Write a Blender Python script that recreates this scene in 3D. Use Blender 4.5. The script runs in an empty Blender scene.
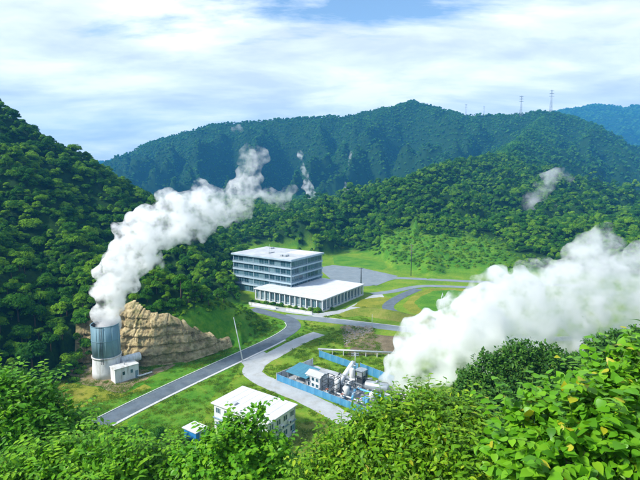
import bpy, bmesh, math, random
import numpy as np
from mathutils import Vector, Matrix, noise as mnoise

random.seed(7); RNG = np.random.default_rng(7)
R = math.radians
scene = bpy.context.scene
COL = scene.collection

# ------------------------------------------------------------------ camera
FOC, CAM_H = 462.0, 50.0                       # 26 mm phone lens, 50 m above the valley floor
PITCH = math.atan(60 / FOC)
cam_data = bpy.data.cameras.new('camera')
cam_data.sensor_width = 36.0
cam_data.lens = 36.0 * FOC / 640.0
cam_data.clip_start = 0.1
cam_data.clip_end = 30000
cam = bpy.data.objects.new('camera', cam_data)
COL.objects.link(cam)
cam.location = (0, 0, CAM_H)
cam.rotation_euler = (math.pi / 2 - PITCH, 0, 0)
scene.camera = cam

# ------------------------------------------------------------------ light
SUN_EL, SUN_AZ = R(42), R(248)                 # azimuth clockwise from +Y: high, behind and left of the camera
SUN_STRENGTH, SUN_ANGLE = 3.2, R(8)
SKY_STRENGTH = 0.1
CLOUD = (7.8, 7.8, 7.7)
EXPOSURE = 1.1
sl = bpy.data.lights.new('sun', 'SUN')
sl.energy = SUN_STRENGTH; sl.angle = SUN_ANGLE; sl.color = (1.0, 0.965, 0.9)
sun = bpy.data.objects.new('sun', sl); COL.objects.link(sun)
sd = Vector((math.sin(SUN_AZ) * math.cos(SUN_EL), math.cos(SUN_AZ) * math.cos(SUN_EL), math.sin(SUN_EL)))
sun.rotation_euler = sd.to_track_quat('Z', 'Y').to_euler()
sun.location = (-60, -80, 150)

world = bpy.data.worlds.new('World'); scene.world = world; world.use_nodes = True
wn = world.node_tree.nodes; wl = world.node_tree.links
wn.clear()
w_out = wn.new('ShaderNodeOutputWorld'); w_bg = wn.new('ShaderNodeBackground')
w_bg.inputs['Strength'].default_value = SKY_STRENGTH
sky = wn.new('ShaderNodeTexSky'); sky.sky_type = 'NISHITA'; sky.sun_disc = False
sky.sun_elevation = SUN_EL; sky.sun_rotation = SUN_AZ; sky.altitude = 300; sky.air_density = 1.2; sky.ozone_density = 2.0
tc = wn.new('ShaderNodeTexCoord')
sep = wn.new('ShaderNodeSeparateXYZ'); wl.new(tc.outputs['Generated'], sep.inputs[0])
def wmath(op, a, b=None, clamp=False):
    n = wn.new('ShaderNodeMath'); n.operation = op; n.use_clamp = clamp
    for i, v in enumerate((a, b)):
        if v is None: continue
        if isinstance(v, (int, float)): n.inputs[i].default_value = v
        else: wl.new(v, n.inputs[i])
    return n.outputs[0]
zz = wmath('ADD', wmath('MAXIMUM', sep.outputs[2], 0.0), 0.16)
cmb = wn.new('ShaderNodeCombineXYZ')
wl.new(wmath('DIVIDE', sep.outputs[0], zz), cmb.inputs[0])
wl.new(wmath('MULTIPLY', wmath('DIVIDE', sep.outputs[1], zz), 1.0), cmb.inputs[1])
def wnoise(scale, det, rough, off, dist=0.0):
    m = wn.new('ShaderNodeMapping'); m.inputs['Location'].default_value = off
    m.inputs['Scale'].default_value = (0.75, 1.35, 1.0); m.inputs['Rotation'].default_value = (0, 0, R(14))
    wl.new(cmb.outputs[0], m.inputs[0])
    n = wn.new('ShaderNodeTexNoise'); n.inputs['Scale'].default_value = scale
    n.inputs['Detail'].default_value = det; n.inputs['Roughness'].default_value = rough
    n.inputs['Distortion'].default_value = dist
    wl.new(m.outputs[0], n.inputs['Vector']); return n.outputs['Fac']
def wramp(fac, stops):
    r = wn.new('ShaderNodeValToRGB'); el = r.color_ramp.elements
    while len(el) > 1: el.remove(el[-1])
    el[0].position, el[0].color = stops[0][0], stops[0][1]
    for p_, c_ in stops[1:]:
        e = el.new(p_); e.color = c_
    wl.new(fac, r.inputs[0]); return r
CLOUD_OFF = (5.54, 6.41, 0.0)
cover = wramp(wmath('SUBTRACT', wnoise(0.62, 10, 0.60, CLOUD_OFF, 0.3), wmath('MULTIPLY', sep.outputs[2], 0.36)),
              [(0.262, (0, 0, 0, 1)), (0.36, (1, 1, 1, 1))])
body = wramp(wnoise(1.5, 9, 0.6, (8.3, 5.2, 0.0), 0.25),
             [(0.36, (0.60, 0.64, 0.71, 1)), (0.50, (0.78, 0.82, 0.87, 1)), (0.62, (1, 1, 1, 1))])
cm = wn.new('ShaderNodeMix'); cm.data_type = 'RGBA'; cm.blend_type = 'MULTIPLY'; cm.inputs[0].default_value = 1.0
wl.new(body.outputs[0], cm.inputs['A']); cm.inputs['B'].default_value = (*CLOUD, 1)
mx = wn.new('ShaderNodeMix'); mx.data_type = 'RGBA'
wl.new(cover.outputs[0], mx.inputs[0]); wl.new(sky.outputs[0], mx.inputs['A']); wl.new(cm.outputs['Result'], mx.inputs['B'])
wl.new(mx.outputs['Result'], w_bg.inputs['Color']); wl.new(w_bg.outputs[0], w_out.inputs['Surface'])

vs = scene.view_settings
vs.view_transform = 'Standard'; vs.look = 'None'; vs.gamma = 1.0; vs.exposure = EXPOSURE; vs.use_curve_mapping = False
cy = scene.cycles
cy.use_denoising = True
try: cy.denoiser = 'OPENIMAGEDENOISE'
except Exception: pass
cy.max_bounces = 26; cy.diffuse_bounces = 3; cy.glossy_bounces = 2; cy.transmission_bounces = 4
cy.volume_bounces = 24; cy.transparent_max_bounces = 8
cy.volume_max_steps = 256
cy.use_adaptive_sampling = False
cy.caustics_reflective = False; cy.caustics_refractive = False

# ------------------------------------------------------------------ measuring helpers
def ray(px, py):
    dx, dy = (px - 320) / FOC, (240 - py) / FOC
    return Vector((dx, math.cos(PITCH) + dy * math.sin(PITCH), -math.sin(PITCH) + dy * math.cos(PITCH)))
def P(px, py, z=0.0):                           # survey point on a level of height z
    d = ray(px, py); return Vector((0, 0, CAM_H)) + d * ((z - CAM_H) / d.z)
def D(px, py, Y):                               # survey point at distance Y
    d = ray(px, py); return Vector((0, 0, CAM_H)) + d * (Y / d.y)

# ------------------------------------------------------------------ noise in numpy
def _h(ix, iy, seed):
    n = (ix.astype(np.int64) * 374761393 + iy.astype(np.int64) * 668265263 + seed * 974634777) & 0xffffffff
    n = ((n ^ (n >> 13)) * 1274126177) & 0xffffffff
    n = n ^ (n >> 16)
    return n
def pnoise(x, y, seed=0):
    x = np.asarray(x, float); y = np.asarray(y, float)
    ix, iy = np.floor(x), np.floor(y); fx, fy = x - ix, y - iy
    def g(ox, oy):
        a = _h(ix + ox, iy + oy, seed) / 4294967296.0 * 2 * math.pi
        return np.cos(a) * (fx - ox) + np.sin(a) * (fy - oy)
    u = fx * fx * fx * (fx * (fx * 6 - 15) + 10); v = fy * fy * fy * (fy * (fy * 6 - 15) + 10)
    a = g(0, 0) * (1 - u) + g(1, 0) * u; b = g(0, 1) * (1 - u) + g(1, 1) * u
    return (a * (1 - v) + b * v) * 1.5
def fbm(x, y, octv=4, seed=0):
    s, a, t = 0, 1.0, 0
    for k in range(octv):
        s = s + a * pnoise(x * 2 ** k, y * 2 ** k, seed + k * 17); t += a; a *= 0.5
    return s / t

# ------------------------------------------------------------------ tagging and mesh helpers
def tag(o, label=None, cat=None, group=None, kind=None):
    if label: o['label'] = label
    if cat: o['category'] = cat
    if group: o['group'] = group
    if kind: o['kind'] = kind
    return o
def empty(name, loc=(0, 0, 0), rz=0.0, parent=None):
    o = bpy.data.objects.new(name, None); COL.objects.link(o)
    o.location = loc; o.rotation_euler = (0, 0, rz); o.empty_display_size = 0.5
    if parent: o.parent = parent
    return o
def link(name, me, parent=None, loc=None, rz=None):
    o = bpy.data.objects.new(name, me); COL.objects.link(o)
    if parent: o.parent = parent
    if loc is not None: o.location = loc
    if rz is not None: o.rotation_euler = (0, 0, rz)
    return o
def np_mesh(name, verts, faces, mat=None, smooth=False):
    """verts (n,3), faces (m,k) all the same size"""
    verts = np.asarray(verts, np.float32); faces = np.asarray(faces, np.int32)
    me = bpy.data.meshes.new(name)
    k = faces.shape[1]
    me.vertices.add(len(verts)); me.vertices.foreach_set('co', verts.ravel())
    me.loops.add(faces.size); me.loops.foreach_set('vertex_index', faces.ravel())
    me.polygons.add(len(faces))
    me.polygons.foreach_set('loop_start', np.arange(0, faces.size, k, dtype=np.int32))
    me.polygons.foreach_set('loop_total', np.full(len(faces), k, np.int32))
    if smooth: me.polygons.foreach_set('use_smooth', np.ones(len(faces), bool))
    me.update(calc_edges=True); me.validate()
    if mat: me.materials.append(mat)
    return me
class MB:
    def __init__(s): s.v = []; s.f = []; s.sm = []
    def add(s, vs, fs, smooth=False):
        b = len(s.v); s.v += [tuple(v) for v in vs]; s.f += [tuple(b + i for i in f) for f in fs]; s.sm += [smooth] * len(fs); return s
    def box(s, x0, x1, y0, y1, z0, z1):
        return s.add([(x0, y0, z0), (x1, y0, z0), (x1, y1, z0), (x0, y1, z0), (x0, y0, z1), (x1, y0, z1), (x1, y1, z1), (x0, y1, z1)],
                     [(0, 3, 2, 1), (4, 5, 6, 7), (0, 1, 5, 4), (1, 2, 6, 5), (2, 3, 7, 6), (3, 0, 4, 7)])
    def tube(s, pts, radii, n=10, caps=True):
        pts = [Vector(p) for p in pts]
        if isinstance(radii, (int, float)): radii = [radii] * len(pts)
        up = Vector((0, 0, 1)); b = len(s.v); rings = []
        prev = None
        for i, p in enumerate(pts):
            t = (pts[min(i + 1, len(pts) - 1)] - pts[max(i - 1, 0)]).normalized()
            if prev is None:
                a = t.cross(up if abs(t.z) < 0.95 else Vector((1, 0, 0))).normalized()
            else:
                a = (prev - t * prev.dot(t))
                a = a.normalized() if a.length > 1e-5 else t.cross(up).normalized()
            prev = a; c = t.cross(a)
            ring = []
            for k in range(n):
                an = 2 * math.pi * k / n
                q = p + (a * math.cos(an) + c * math.sin(an)) * radii[i]
                ring.append(len(s.v)); s.v.append(tuple(q))
            rings.append(ring)
        for r0, r1 in zip(rings, rings[1:]):
            for k in range(n):
                s.f.append((r0[k], r0[(k + 1) % n], r1[(k + 1) % n], r1[k])); s.sm.append(True)
        if caps:
            s.f.append(tuple(reversed(rings[0]))); s.sm.append(False)
            s.f.append(tuple(rings[-1])); s.sm.append(False)
        return s
    def lathe(s, prof, n=32, c=(0, 0)):
        b = len(s.v)
        for r, z in prof:
            for k in range(n):
                a = 2 * math.pi * k / n
                s.v.append((c[0] + r * math.cos(a), c[1] + r * math.sin(a), z))
        for i in range(len(prof) - 1):
            for k in range(n):
                s.f.append((b + i * n + k, b + i * n + (k + 1) % n, b + (i + 1) * n + (k + 1) % n, b + (i + 1) * n + k)); s.sm.append(True)
        return s
    def mesh(s, name, mat):
        me = bpy.data.meshes.new(name); me.from_pydata(s.v, [], s.f)
        me.polygons.foreach_set('use_smooth', s.sm); me.update()
        me.materials.append(mat); return me
    def build(s, name, mat, parent=None, loc=None, rz=None):
        return link(name, s.mesh(name, mat), parent, loc, rz)
def bevel(o, w=0.03, seg=1):
    m = o.modifiers.new('bevel', 'BEVEL'); m.width = w; m.segments = seg; m.limit_method = 'ANGLE'; return o

# ------------------------------------------------------------------ materials
class NT:
    def __init__(s, name):
        s.m = bpy.data.materials.new(name); s.m.use_nodes = True; s.t = s.m.node_tree; s.n = s.t.nodes; s.l = s.t.links
        s.b = s.n.get('Principled BSDF'); s.o = s.n.get('Material Output')
    def new(s, k, **kw):
        n = s.n.new(k)
        for a, b in kw.items(): setattr(n, a, b)
        return n
    def coord(s, what='Object'):
        return s.new('ShaderNodeTexCoord').outputs[what]
    def noise(s, vec, scale, det=4, rough=0.55, mapscale=None, dist=0.0):
        if mapscale:
            m = s.new('ShaderNodeMapping'); m.inputs['Scale'].default_value = mapscale; s.l.new(vec, m.inputs[0]); vec = m.outputs[0]
        n = s.new('ShaderNodeTexNoise'); s.l.new(vec, n.inputs['Vector'])
        n.inputs['Scale'].default_value = scale; n.inputs['Detail'].default_value = det; n.inputs['Roughness'].default_value = rough
        n.inputs['Distortion'].default_value = dist
        return n.outputs['Fac']
    def ramp(s, fac, stops):
        r = s.new('ShaderNodeValToRGB'); el = r.color_ramp.elements
        while len(el) > 1: el.remove(el[-1])
        c = lambda q: (*q, 1) if len(q) == 3 else q
        el[0].position, el[0].color = stops[0][0], c(stops[0][1])
        for p_, c_ in stops[1:]:
            e = el.new(p_); e.color = c(c_)
        s.l.new(fac, r.inputs[0]); return r.outputs[0]
    def mix(s, f, a, b, mode='MIX'):
        n = s.new('ShaderNodeMix', data_type='RGBA', blend_type=mode)
        for k, v in ((0, f), ('A', a), ('B', b)):
            if isinstance(v, (int, float)): n.inputs[k].default_value = v
            elif isinstance(v, tuple): n.inputs[k].default_value = (*v, 1) if len(v) == 3 else v
            else: s.l.new(v, n.inputs[k])
        return n.outputs['Result']
    def math(s, op, a, b=None, clamp=False):
        n = s.new('ShaderNodeMath', operation=op, use_clamp=clamp)
        for i, v in enumerate((a, b)):
            if v is None: continue
            if isinstance(v, (int, float)): n.inputs[i].default_value = v
            else: s.l.new(v, n.inputs[i])
        return n.outputs[0]
    def col(s, c): s.l.new(c, s.b.inputs['Base Color']) if not isinstance(c, tuple) else s.b.inputs['Base Color'].__setattr__('default_value', (*c, 1)); return s
    def set(s, rough=0.8, metal=0.0, spec=0.3):
        s.b.inputs['Roughness'].default_value = rough; s.b.inputs['Metallic'].default_value = metal
        s.b.inputs['Specular IOR Level'].default_value = spec; return s
    def bump(s, fac, strength=0.5, dist=0.1):
        b = s.new('ShaderNodeBump'); b.inputs['Strength'].default_value = strength; b.inputs['Distance'].default_value = dist
        s.l.new(fac, b.inputs['Height']); s.l.new(b.outputs[0], s.b.inputs['Normal']); return s
MATS = {}
def plain(name, c, var=0.18, scale=0.6, rough=0.7, metal=0.0, dirt=None, spec=0.3, streak=False):
    """paint, concrete, metal: base colour with blotches, streaks and fine grain"""
    if name in MATS: return MATS[name]
    t = NT(name); v = t.coord('Object')
    big = t.noise(v, scale, 5, 0.6, (1, 1, 0.25) if streak else None)
    fine = t.noise(v, scale * 9, 3, 0.6)
    f = t.math('ADD', t.math('MULTIPLY', big, 0.7), t.math('MULTIPLY', fine, 0.3))
    lo = tuple(x * (1 - var) for x in c); hi = tuple(min(1, x * (1 + var * 0.6)) for x in c)
    stops = [(0.32, lo), (0.62, hi)]
    cc = t.ramp(f, stops)
    if dirt:
        cc = t.mix(t.ramp(t.noise(v, scale * 1.7, 6, 0.65, (1, 1, 0.2) if streak else None), [(0.5, (0, 0, 0)), (0.72, (1, 1, 1))]), cc, dirt)
    t.col(cc).set(rough, metal, spec).bump(fine, 0.15, 0.02)
    MATS[name] = t.m; return t.m

def foliage_mat(name, dark, mid, light, transl=0.35, accent=None, leafy=False, rough=0.55):
    t = NT(name)
    oi = t.new('ShaderNodeObjectInfo'); at = t.new('ShaderNodeAttribute', attribute_name='tint')
    geo = t.new('ShaderNodeNewGeometry')
    f = t.math('ADD', t.math('MULTIPLY', oi.outputs['Random'], 0.55 if not leafy else 0.2), t.math('MULTIPLY', at.outputs['Fac'], 0.45 if not leafy else 0.8))
    stops = [(0.12, dark), (0.5, mid), (0.85, light)]
    if accent: stops.append((0.97, accent))
    c = t.ramp(f, stops)
    t.set(rough, 0, 0.22 if leafy else 0.06); t.col(c)
    tr = t.new('ShaderNodeBsdfTranslucent'); ms = t.new('ShaderNodeMixShader'); ms.inputs[0].default_value = transl
    cc = t.mix(1.0, c, (1.25, 1.2, 0.6), 'MULTIPLY'); t.l.new(cc, tr.inputs[0])
    t.l.new(t.b.outputs[0], ms.inputs[1]); t.l.new(tr.outputs[0], ms.inputs[2]); t.l.new(ms.outputs[0], t.o.inputs['Surface'])
    return t.m
M_TREE = foliage_mat('broadleaf_foliage', (0.014, 0.075, 0.006), (0.048, 0.175, 0.008), (0.19, 0.37, 0.012))
M_FAR = foliage_mat('far_foliage', (0.014, 0.080, 0.010), (0.038, 0.155, 0.012), (0.10, 0.26, 0.014), 0.25)
M_SCRUB = foliage_mat('scrub_foliage', (0.055, 0.17, 0.008), (0.10, 0.26, 0.010), (0.20, 0.36, 0.015))
M_BRIGHT = foliage_mat('bright_leaves', (0.035, 0.15, 0.006), (0.095, 0.31, 0.010), (0.21, 0.44, 0.015), 0.3, leafy=True, rough=0.42)
M_LIME = foliage_mat('lime_leaves', (0.05, 0.19, 0.006), (0.14, 0.37, 0.010), (0.28, 0.49, 0.015), 0.3, leafy=True, rough=0.45)
M_VINE = foliage_mat('vine_leaves', (0.045, 0.13, 0.006), (0.14, 0.33, 0.010), (0.30, 0.46, 0.015), 0.3, (0.36, 0.28, 0.02), leafy=True, rough=0.45)
M_BIG = foliage_mat('broad_heart_leaves', (0.035, 0.14, 0.006), (0.11, 0.32, 0.010), (0.20, 0.43, 0.015), 0.3, (0.42, 0.42, 0.02), leafy=True, rough=0.38)
M_GREYLEAF = foliage_mat('dark_round_foliage', (0.016, 0.070, 0.008), (0.045, 0.150, 0.014), (0.11, 0.26, 0.022), 0.3, leafy=True)
M_BARK = plain('bark', (0.10, 0.075, 0.05), 0.4, 2.0, 0.9, streak=True)
M_STEM = plain('green_stem', (0.09, 0.17, 0.02), 0.3, 2.0, 0.7)
M_WHITE = plain('white_paint', (0.66, 0.68, 0.70), 0.10, 0.4, 0.55, streak=True)
M_WHITE_OLD = plain('weathered_white_paint', (0.72, 0.74, 0.75), 0.16, 0.6, 0.7, dirt=(0.42, 0.42, 0.38), streak=True)
M_ROOF = plain('white_roof_sheet', (0.62, 0.64, 0.66), 0.10, 0.25, 0.55, dirt=(0.54, 0.55, 0.55))
M_ROOF2 = plain('grey_white_roof_membrane', (0.48, 0.50, 0.51), 0.18, 0.2, 0.6, dirt=(0.36, 0.37, 0.36))
M_BAND = plain('facade_band', (0.36, 0.47, 0.54), 0.12, 0.5, 0.55, streak=True)
M_CORE = plain('facade_core', (0.20, 0.30, 0.36), 0.2, 0.5, 0.6, streak=True)
M_STEEL = plain('blue_grey_steel', (0.17, 0.29, 0.35), 0.22, 0.5, 0.65, 0.0, dirt=(0.25, 0.36, 0.40), streak=True, spec=0.15)
M_GALV = plain('galvanised_steel', (0.42, 0.46, 0.48), 0.2, 1.5, 0.45, 0.5)
M_DARKST = plain('dark_steel', (0.06, 0.07, 0.08), 0.3, 1.5, 0.5, 0.4)
M_CONC = plain('stained_concrete', (0.55, 0.56, 0.54), 0.2, 0.6, 0.85, dirt=(0.32, 0.29, 0.23), streak=True)
M_PATH = plain('pale_concrete_paving', (0.40, 0.42, 0.42), 0.16, 0.25, 0.85, dirt=(0.33, 0.33, 0.30))
M_ASPH = plain('asphalt', (0.105, 0.135, 0.160), 0.35, 0.35, 0.8, dirt=(0.14, 0.165, 0.18))
M_ASPH2 = plain('old_asphalt', (0.19, 0.23, 0.25), 0.2, 0.2, 0.85, dirt=(0.25, 0.28, 0.29))
M_KERB = plain('kerb_concrete', (0.52, 0.53, 0.52), 0.15, 0.8, 0.85)
M_LINE = plain('road_paint', (0.75, 0.75, 0.73), 0.2, 1.0, 0.7)
M_BLUE = plain('blue_corrugated_steel', (0.10, 0.36, 0.60), 0.25, 0.5, 0.45, 0.1, dirt=(0.18, 0.42, 0.58), streak=True)
M_TEAL = plain('teal_roof_sheet', (0.06, 0.22, 0.30), 0.2, 0.6, 0.5, 0.1)
M_BLUEHUT = plain('bright_blue_paint', (0.03, 0.22, 0.55), 0.15, 0.8, 0.5)
M_RUST = plain('rust_red_paint', (0.36, 0.10, 0.05), 0.3, 1.2, 0.7)
M_YARD = plain('yard_concrete', (0.40, 0.42, 0.43), 0.3, 0.25, 0.85, dirt=(0.22, 0.22, 0.20))
M_STONE = plain('rubble_stone', (0.27, 0.25, 0.21), 0.3, 0.9, 0.9)
M_DRYST = plain('dry_stalks', (0.22, 0.19, 0.08), 0.4, 1.0, 0.9)
def glass_mat():
    t = NT('window_glass'); oi = t.new('ShaderNodeObjectInfo')
    t.col(t.ramp(oi.outputs['Random'], [(0.0, (0.020, 0.055, 0.075)), (0.7, (0.045, 0.12, 0.155)), (1.0, (0.16, 0.26, 0.30))]))
    t.set(0.08, 0.0, 0.6); return t.m
M_GLASS = glass_mat()

def soil_mat(name, stops, scale=0.12, fine=1.5, bump=0.6, fineamt=0.4):
    t = NT(name); v = t.coord('Object')
    a = t.noise(v, scale, 7, 0.68); b = t.noise(v, fine, 5, 0.7)
    f = t.math('ADD', t.math('MULTIPLY', a, 1 - fineamt), t.math('MULTIPLY', b, fineamt))
    t.col(t.ramp(f, stops)).set(0.95, 0, 0.1).bump(b, bump, 0.3); return t.m
M_LUSH = soil_mat('lush_grass', [(0.34, (0.030, 0.12, 0.008)), (0.46, (0.065, 0.20, 0.012)), (0.56, (0.12, 0.25, 0.018)), (0.66, (0.21, 0.26, 0.035))])
M_MOWN = soil_mat('mown_yellow_grass', [(0.34, (0.08, 0.15, 0.012)), (0.46, (0.17, 0.21, 0.018)), (0.56, (0.26, 0.26, 0.03)), (0.66, (0.33, 0.28, 0.07))])
M_DRY = soil_mat('dry_bank_grass', [(0.32, (0.08, 0.15, 0.012)), (0.48, (0.17, 0.21, 0.03)), (0.66, (0.29, 0.26, 0.07))])
M_DIRT = soil_mat('bare_dirt', [(0.30, (0.15, 0.11, 0.06)), (0.5, (0.27, 0.21, 0.12)), (0.68, (0.40, 0.34, 0.22))], 0.2, 1.5)
M_BROWN = soil_mat('brown_earth', [(0.30, (0.09, 0.075, 0.045)), (0.5, (0.17, 0.135, 0.08)), (0.68, (0.27, 0.23, 0.15))], 0.25, 2.0)

# ------------------------------------------------------------------ terrain
def Dz(px, py, Y, dz=0.0):
    q = D(px, py, Y); return (q.x, q.y, max(q.z + dz, 0.0))
SP_LEFT = [(-520, 420, 170), (-330, 320, 135), Dz(0, 97, 262, -7), Dz(70, 150, 250, -7), Dz(140, 203, 232, -7), Dz(196, 250, 205, -7), Dz(238, 288, 176, -5), Dz(262, 311, 160, -3)]
SP_LEFT2 = [(-330, 320, 135), (-225, 220, 96), (-172, 135, 70), (-158, 70, 62), (-180, -60, 70)]
SP_SPUR = [(-150, 215, 66), Dz(60, 215, 185, -6), Dz(95, 252, 150, -8), Dz(128, 270, 139, -4), Dz(150, 273, 140, -2), Dz(172, 280, 140, -1), Dz(203, 298, 141, -3), Dz(228, 318, 142, -8)]
SP_MIDT = [Dz(545, 112, 1200, -8), Dz(520, 133, 900, -8), Dz(500, 152, 640, -6)]
SP_MID = [Dz(500, 152, 640, -6), Dz(460, 158, 540, -6), Dz(415, 170, 455, -6), Dz(350, 196, 390, -6), Dz(290, 223, 360, -5), Dz(235, 233, 345, -5), Dz(150, 215, 400, -5), Dz(60, 190, 480)]
SP_MID2 = [Dz(500, 152, 640, -6), Dz(530, 180, 500, -6), Dz(580, 196, 430, -6), Dz(640, 210, 400, -6), Dz(760, 214, 380), (420, 330, 40)]
SP_MID3 = [Dz(470, 165, 540, -6), Dz(455, 205, 390, -5), Dz(428, 256, 252, -3)]
SP_BACK = [Dz(-330, 300, 1500), Dz(-120, 235, 1500), Dz(20, 195, 1500), Dz(95, 166, 1450, -5), Dz(150, 140, 1400, -5), Dz(210, 122, 1350, -5), Dz(250, 119, 1320, -5), Dz(300, 115, 1300, -5), Dz(350, 113, 1300, -5),
           Dz(385, 105, 1300, -5), Dz(410, 99, 1300, -5), Dz(432, 103, 1290, -5), Dz(470, 113, 1250, -5), Dz(510, 112, 1220, -5), Dz(545, 108, 1200, -5), Dz(575, 114, 1220, -5), Dz(600, 129, 1250, -5), Dz(622, 154, 1290, -5), Dz(645, 185, 1330, -5), Dz(720, 230, 1400)]
SP_FAR = [Dz(500, 130, 2800), Dz(560, 107, 2750, -14), Dz(585, 103, 2750, -14), Dz(640, 103, 2750, -14), Dz(720, 104, 2750), Dz(900, 108, 2700), Dz(1200, 112, 2600)]
SP_FARL = [Dz(-700, 120, 2600), Dz(-300, 170, 2600), Dz(0, 172, 2700), Dz(200, 150, 2800), Dz(500, 130, 2800)]
SP_CAM = [(-170, -60, 66), (-90, -30, 52), (-35, -3, 46), (0, 1, 44.5), (30, 5, 46), (62, 20, 47), (110, 55, 50), (190, 90, 60), (320, 160, 85)]
TOE = [P(75, 363), P(95, 361), P(120, 363.5), P(150, 365), P(186, 361), P(214, 352), P(232, 346)]
CUT_N = []
def poly_near(X, Y, pts):
    best = np.full(X.shape, 1e18); zc = np.zeros(X.shape); sg = np.zeros(X.shape); along = np.zeros(X.shape); acc = 0
    for a, b in zip(pts, pts[1:]):
        ax, ay = a[0], a[1]; dx, dy = b[0] - ax, b[1] - ay; L2 = dx * dx + dy * dy
        t = np.clip(((X - ax) * dx + (Y - ay) * dy) / L2, 0, 1)
        ex, ey = X - ax - t * dx, Y - ay - t * dy
        d2 = ex * ex + ey * ey; m = d2 < best
        best = np.where(m, d2, best)
        zc = np.where(m, a[2] + t * (b[2] - a[2]), zc) if len(a) > 2 else zc
        sg = np.where(m, np.sign(dx * ey - dy * ex), sg)
        along = np.where(m, acc + t * math.sqrt(L2), along); acc += math.sqrt(L2)
    return np.sqrt(best), zc, sg, along
def ridge(X, Y, pts, slope, ns, na, seed, curve=0.0):
    spur = np.abs(pnoise(X / ns, Y / ns, seed)) * 1.3 + 0.42 * np.abs(pnoise(X / ns * 2.3, Y / ns * 2.3, seed + 3)) + 0.10 * pnoise(X / ns * 5, Y / ns * 5, seed + 5)
    k1 = na * slope * (spur - 0.18); k2 = na * ns * 0.22 * spur; cap = ns * 1.2; out = np.full(X.shape, -400.0)
    for a, b in zip(pts, pts[1:]):
        ax, ay = a[0], a[1]; dx, dy = b[0] - ax, b[1] - ay
        t = np.clip(((X - ax) * dx + (Y - ay) * dy) / (dx * dx + dy * dy), 0, 1)
        d = np.hypot(X - ax - t * dx, Y - ay - t * dy)
        out = np.maximum(out, a[2] + t * (b[2] - a[2]) - d * slope - np.minimum(d, cap) * k1 - k2 * np.clip(d / (ns * 0.8), 0, 1))
    return out + ns * 0.05 * fbm(X / (ns * 0.3), Y / (ns * 0.3), 3, seed + 40)
MIDTOE = [P(-250, 262), P(60, 250), P(200, 248), P(300, 247), P(333, 250.5), P(386, 262.5), P(399, 273), P(440, 276), P(490, 278.5), P(530, 277), P(640, 284), P(760, 290), P(900, 300)]
ROADC = [P(20, 470), P(60, 447), P(100, 424), P(165, 391.5), P(240, 356.5), P(270, 342.5), P(287, 333), P(294, 326), P(289, 319.5), P(275, 315), P(262, 311.5), P(252, 309)]
def hills(X, Y):
    h = np.full(X.shape, -60.0)
    for args in ((SP_LEFT, 0.66, 46, 0.28, 1), (SP_LEFT2, 0.62, 50, 0.25, 2), (SP_SPUR, 0.5, 30, 0.2, 9), (SP_MIDT, 0.6, 120, 1.0, 10), (SP_MID, 0.28, 62, 1.3, 3), (SP_MID2, 0.28, 62, 1.3, 4), (SP_MID3, 0.32, 45, 0.6, 5),
                 (SP_BACK, 0.56, 150, 1.5, 6), (SP_FAR, 0.5, 400, 0.8, 7), (SP_FARL, 0.42, 500, 0.5, 8)):
        h = np.maximum(h, ridge(X, Y, *args))
    d = (Y - np.interp(X, [q.x for q in MIDTOE], [q.y for q in MIDTOE])) * 0.85
    wob = pnoise(X / 28, Y / 28, 91) * 4
    return np.maximum(h, np.where(d > 0, np.minimum((d + wob) * 0.22 - 1.6, 16 + wob), -60))
def cam_hill(X, Y):
    d, zc, _, _ = poly_near(X, Y, SP_CAM)
    L = 26 + 22 * np.clip((X - 2) / 30, 0, 1)
    return zc * np.exp(-d / L) - 3.5 - 2.5 * np.clip((X - 2) / 30, 0, 1) + 0.6 * fbm(X / 9, Y / 9, 3, 31)
def cut_plane(X, Y):
    """the quarried face behind the stack: a plane climbing steeply from its toe line"""
    d, _, sg, _ = poly_near(X, Y, TOE)
    xs0, xs1 = TOE[0][0], TOE[-1][0]
    lat = np.maximum(0, np.maximum(xs0 - X - 1.0, X - xs1 - 4)) * 2.5
    return np.where(sg > 0, 2.1 * d - 1.7, -3.0) + lat
def valley_side(X, Y, sg): return (sg < 0) & (Y > 92) & (Y < 170) & (X > -60) & (X < 40)
def soft0(h, k=1.6):
    return np.where(h < -k, 0.0, np.where(h > k, h, (h + k) ** 2 / (4 * k)))
def terrain(X, Y):
    X = np.asarray(X, float); Y = np.asarray(Y, float)
    hl = hills(X, Y)
    cut = np.where((Y < 175) & (X > -78) & (X < -8) & (Y > 95), cut_plane(X, Y), 1e9)
    hl = np.minimum(hl, cut)
    d, _, sg, _ = poly_near(X, Y, ROADC)
    hl = np.where(valley_side(X, Y, sg), -5.0, hl)          # the road bounds the hill: nothing rises on its valley side
    z = soft0(np.maximum(hl, cam_hill(X, Y)))
    return z * np.where(Y > 92, np.clip((d - 4.0) / 7.0, 0, 1) ** 1.3, 1.0)
def tz(x, y): return float(terrain(np.array([x]), np.array([y]))[0])

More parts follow.
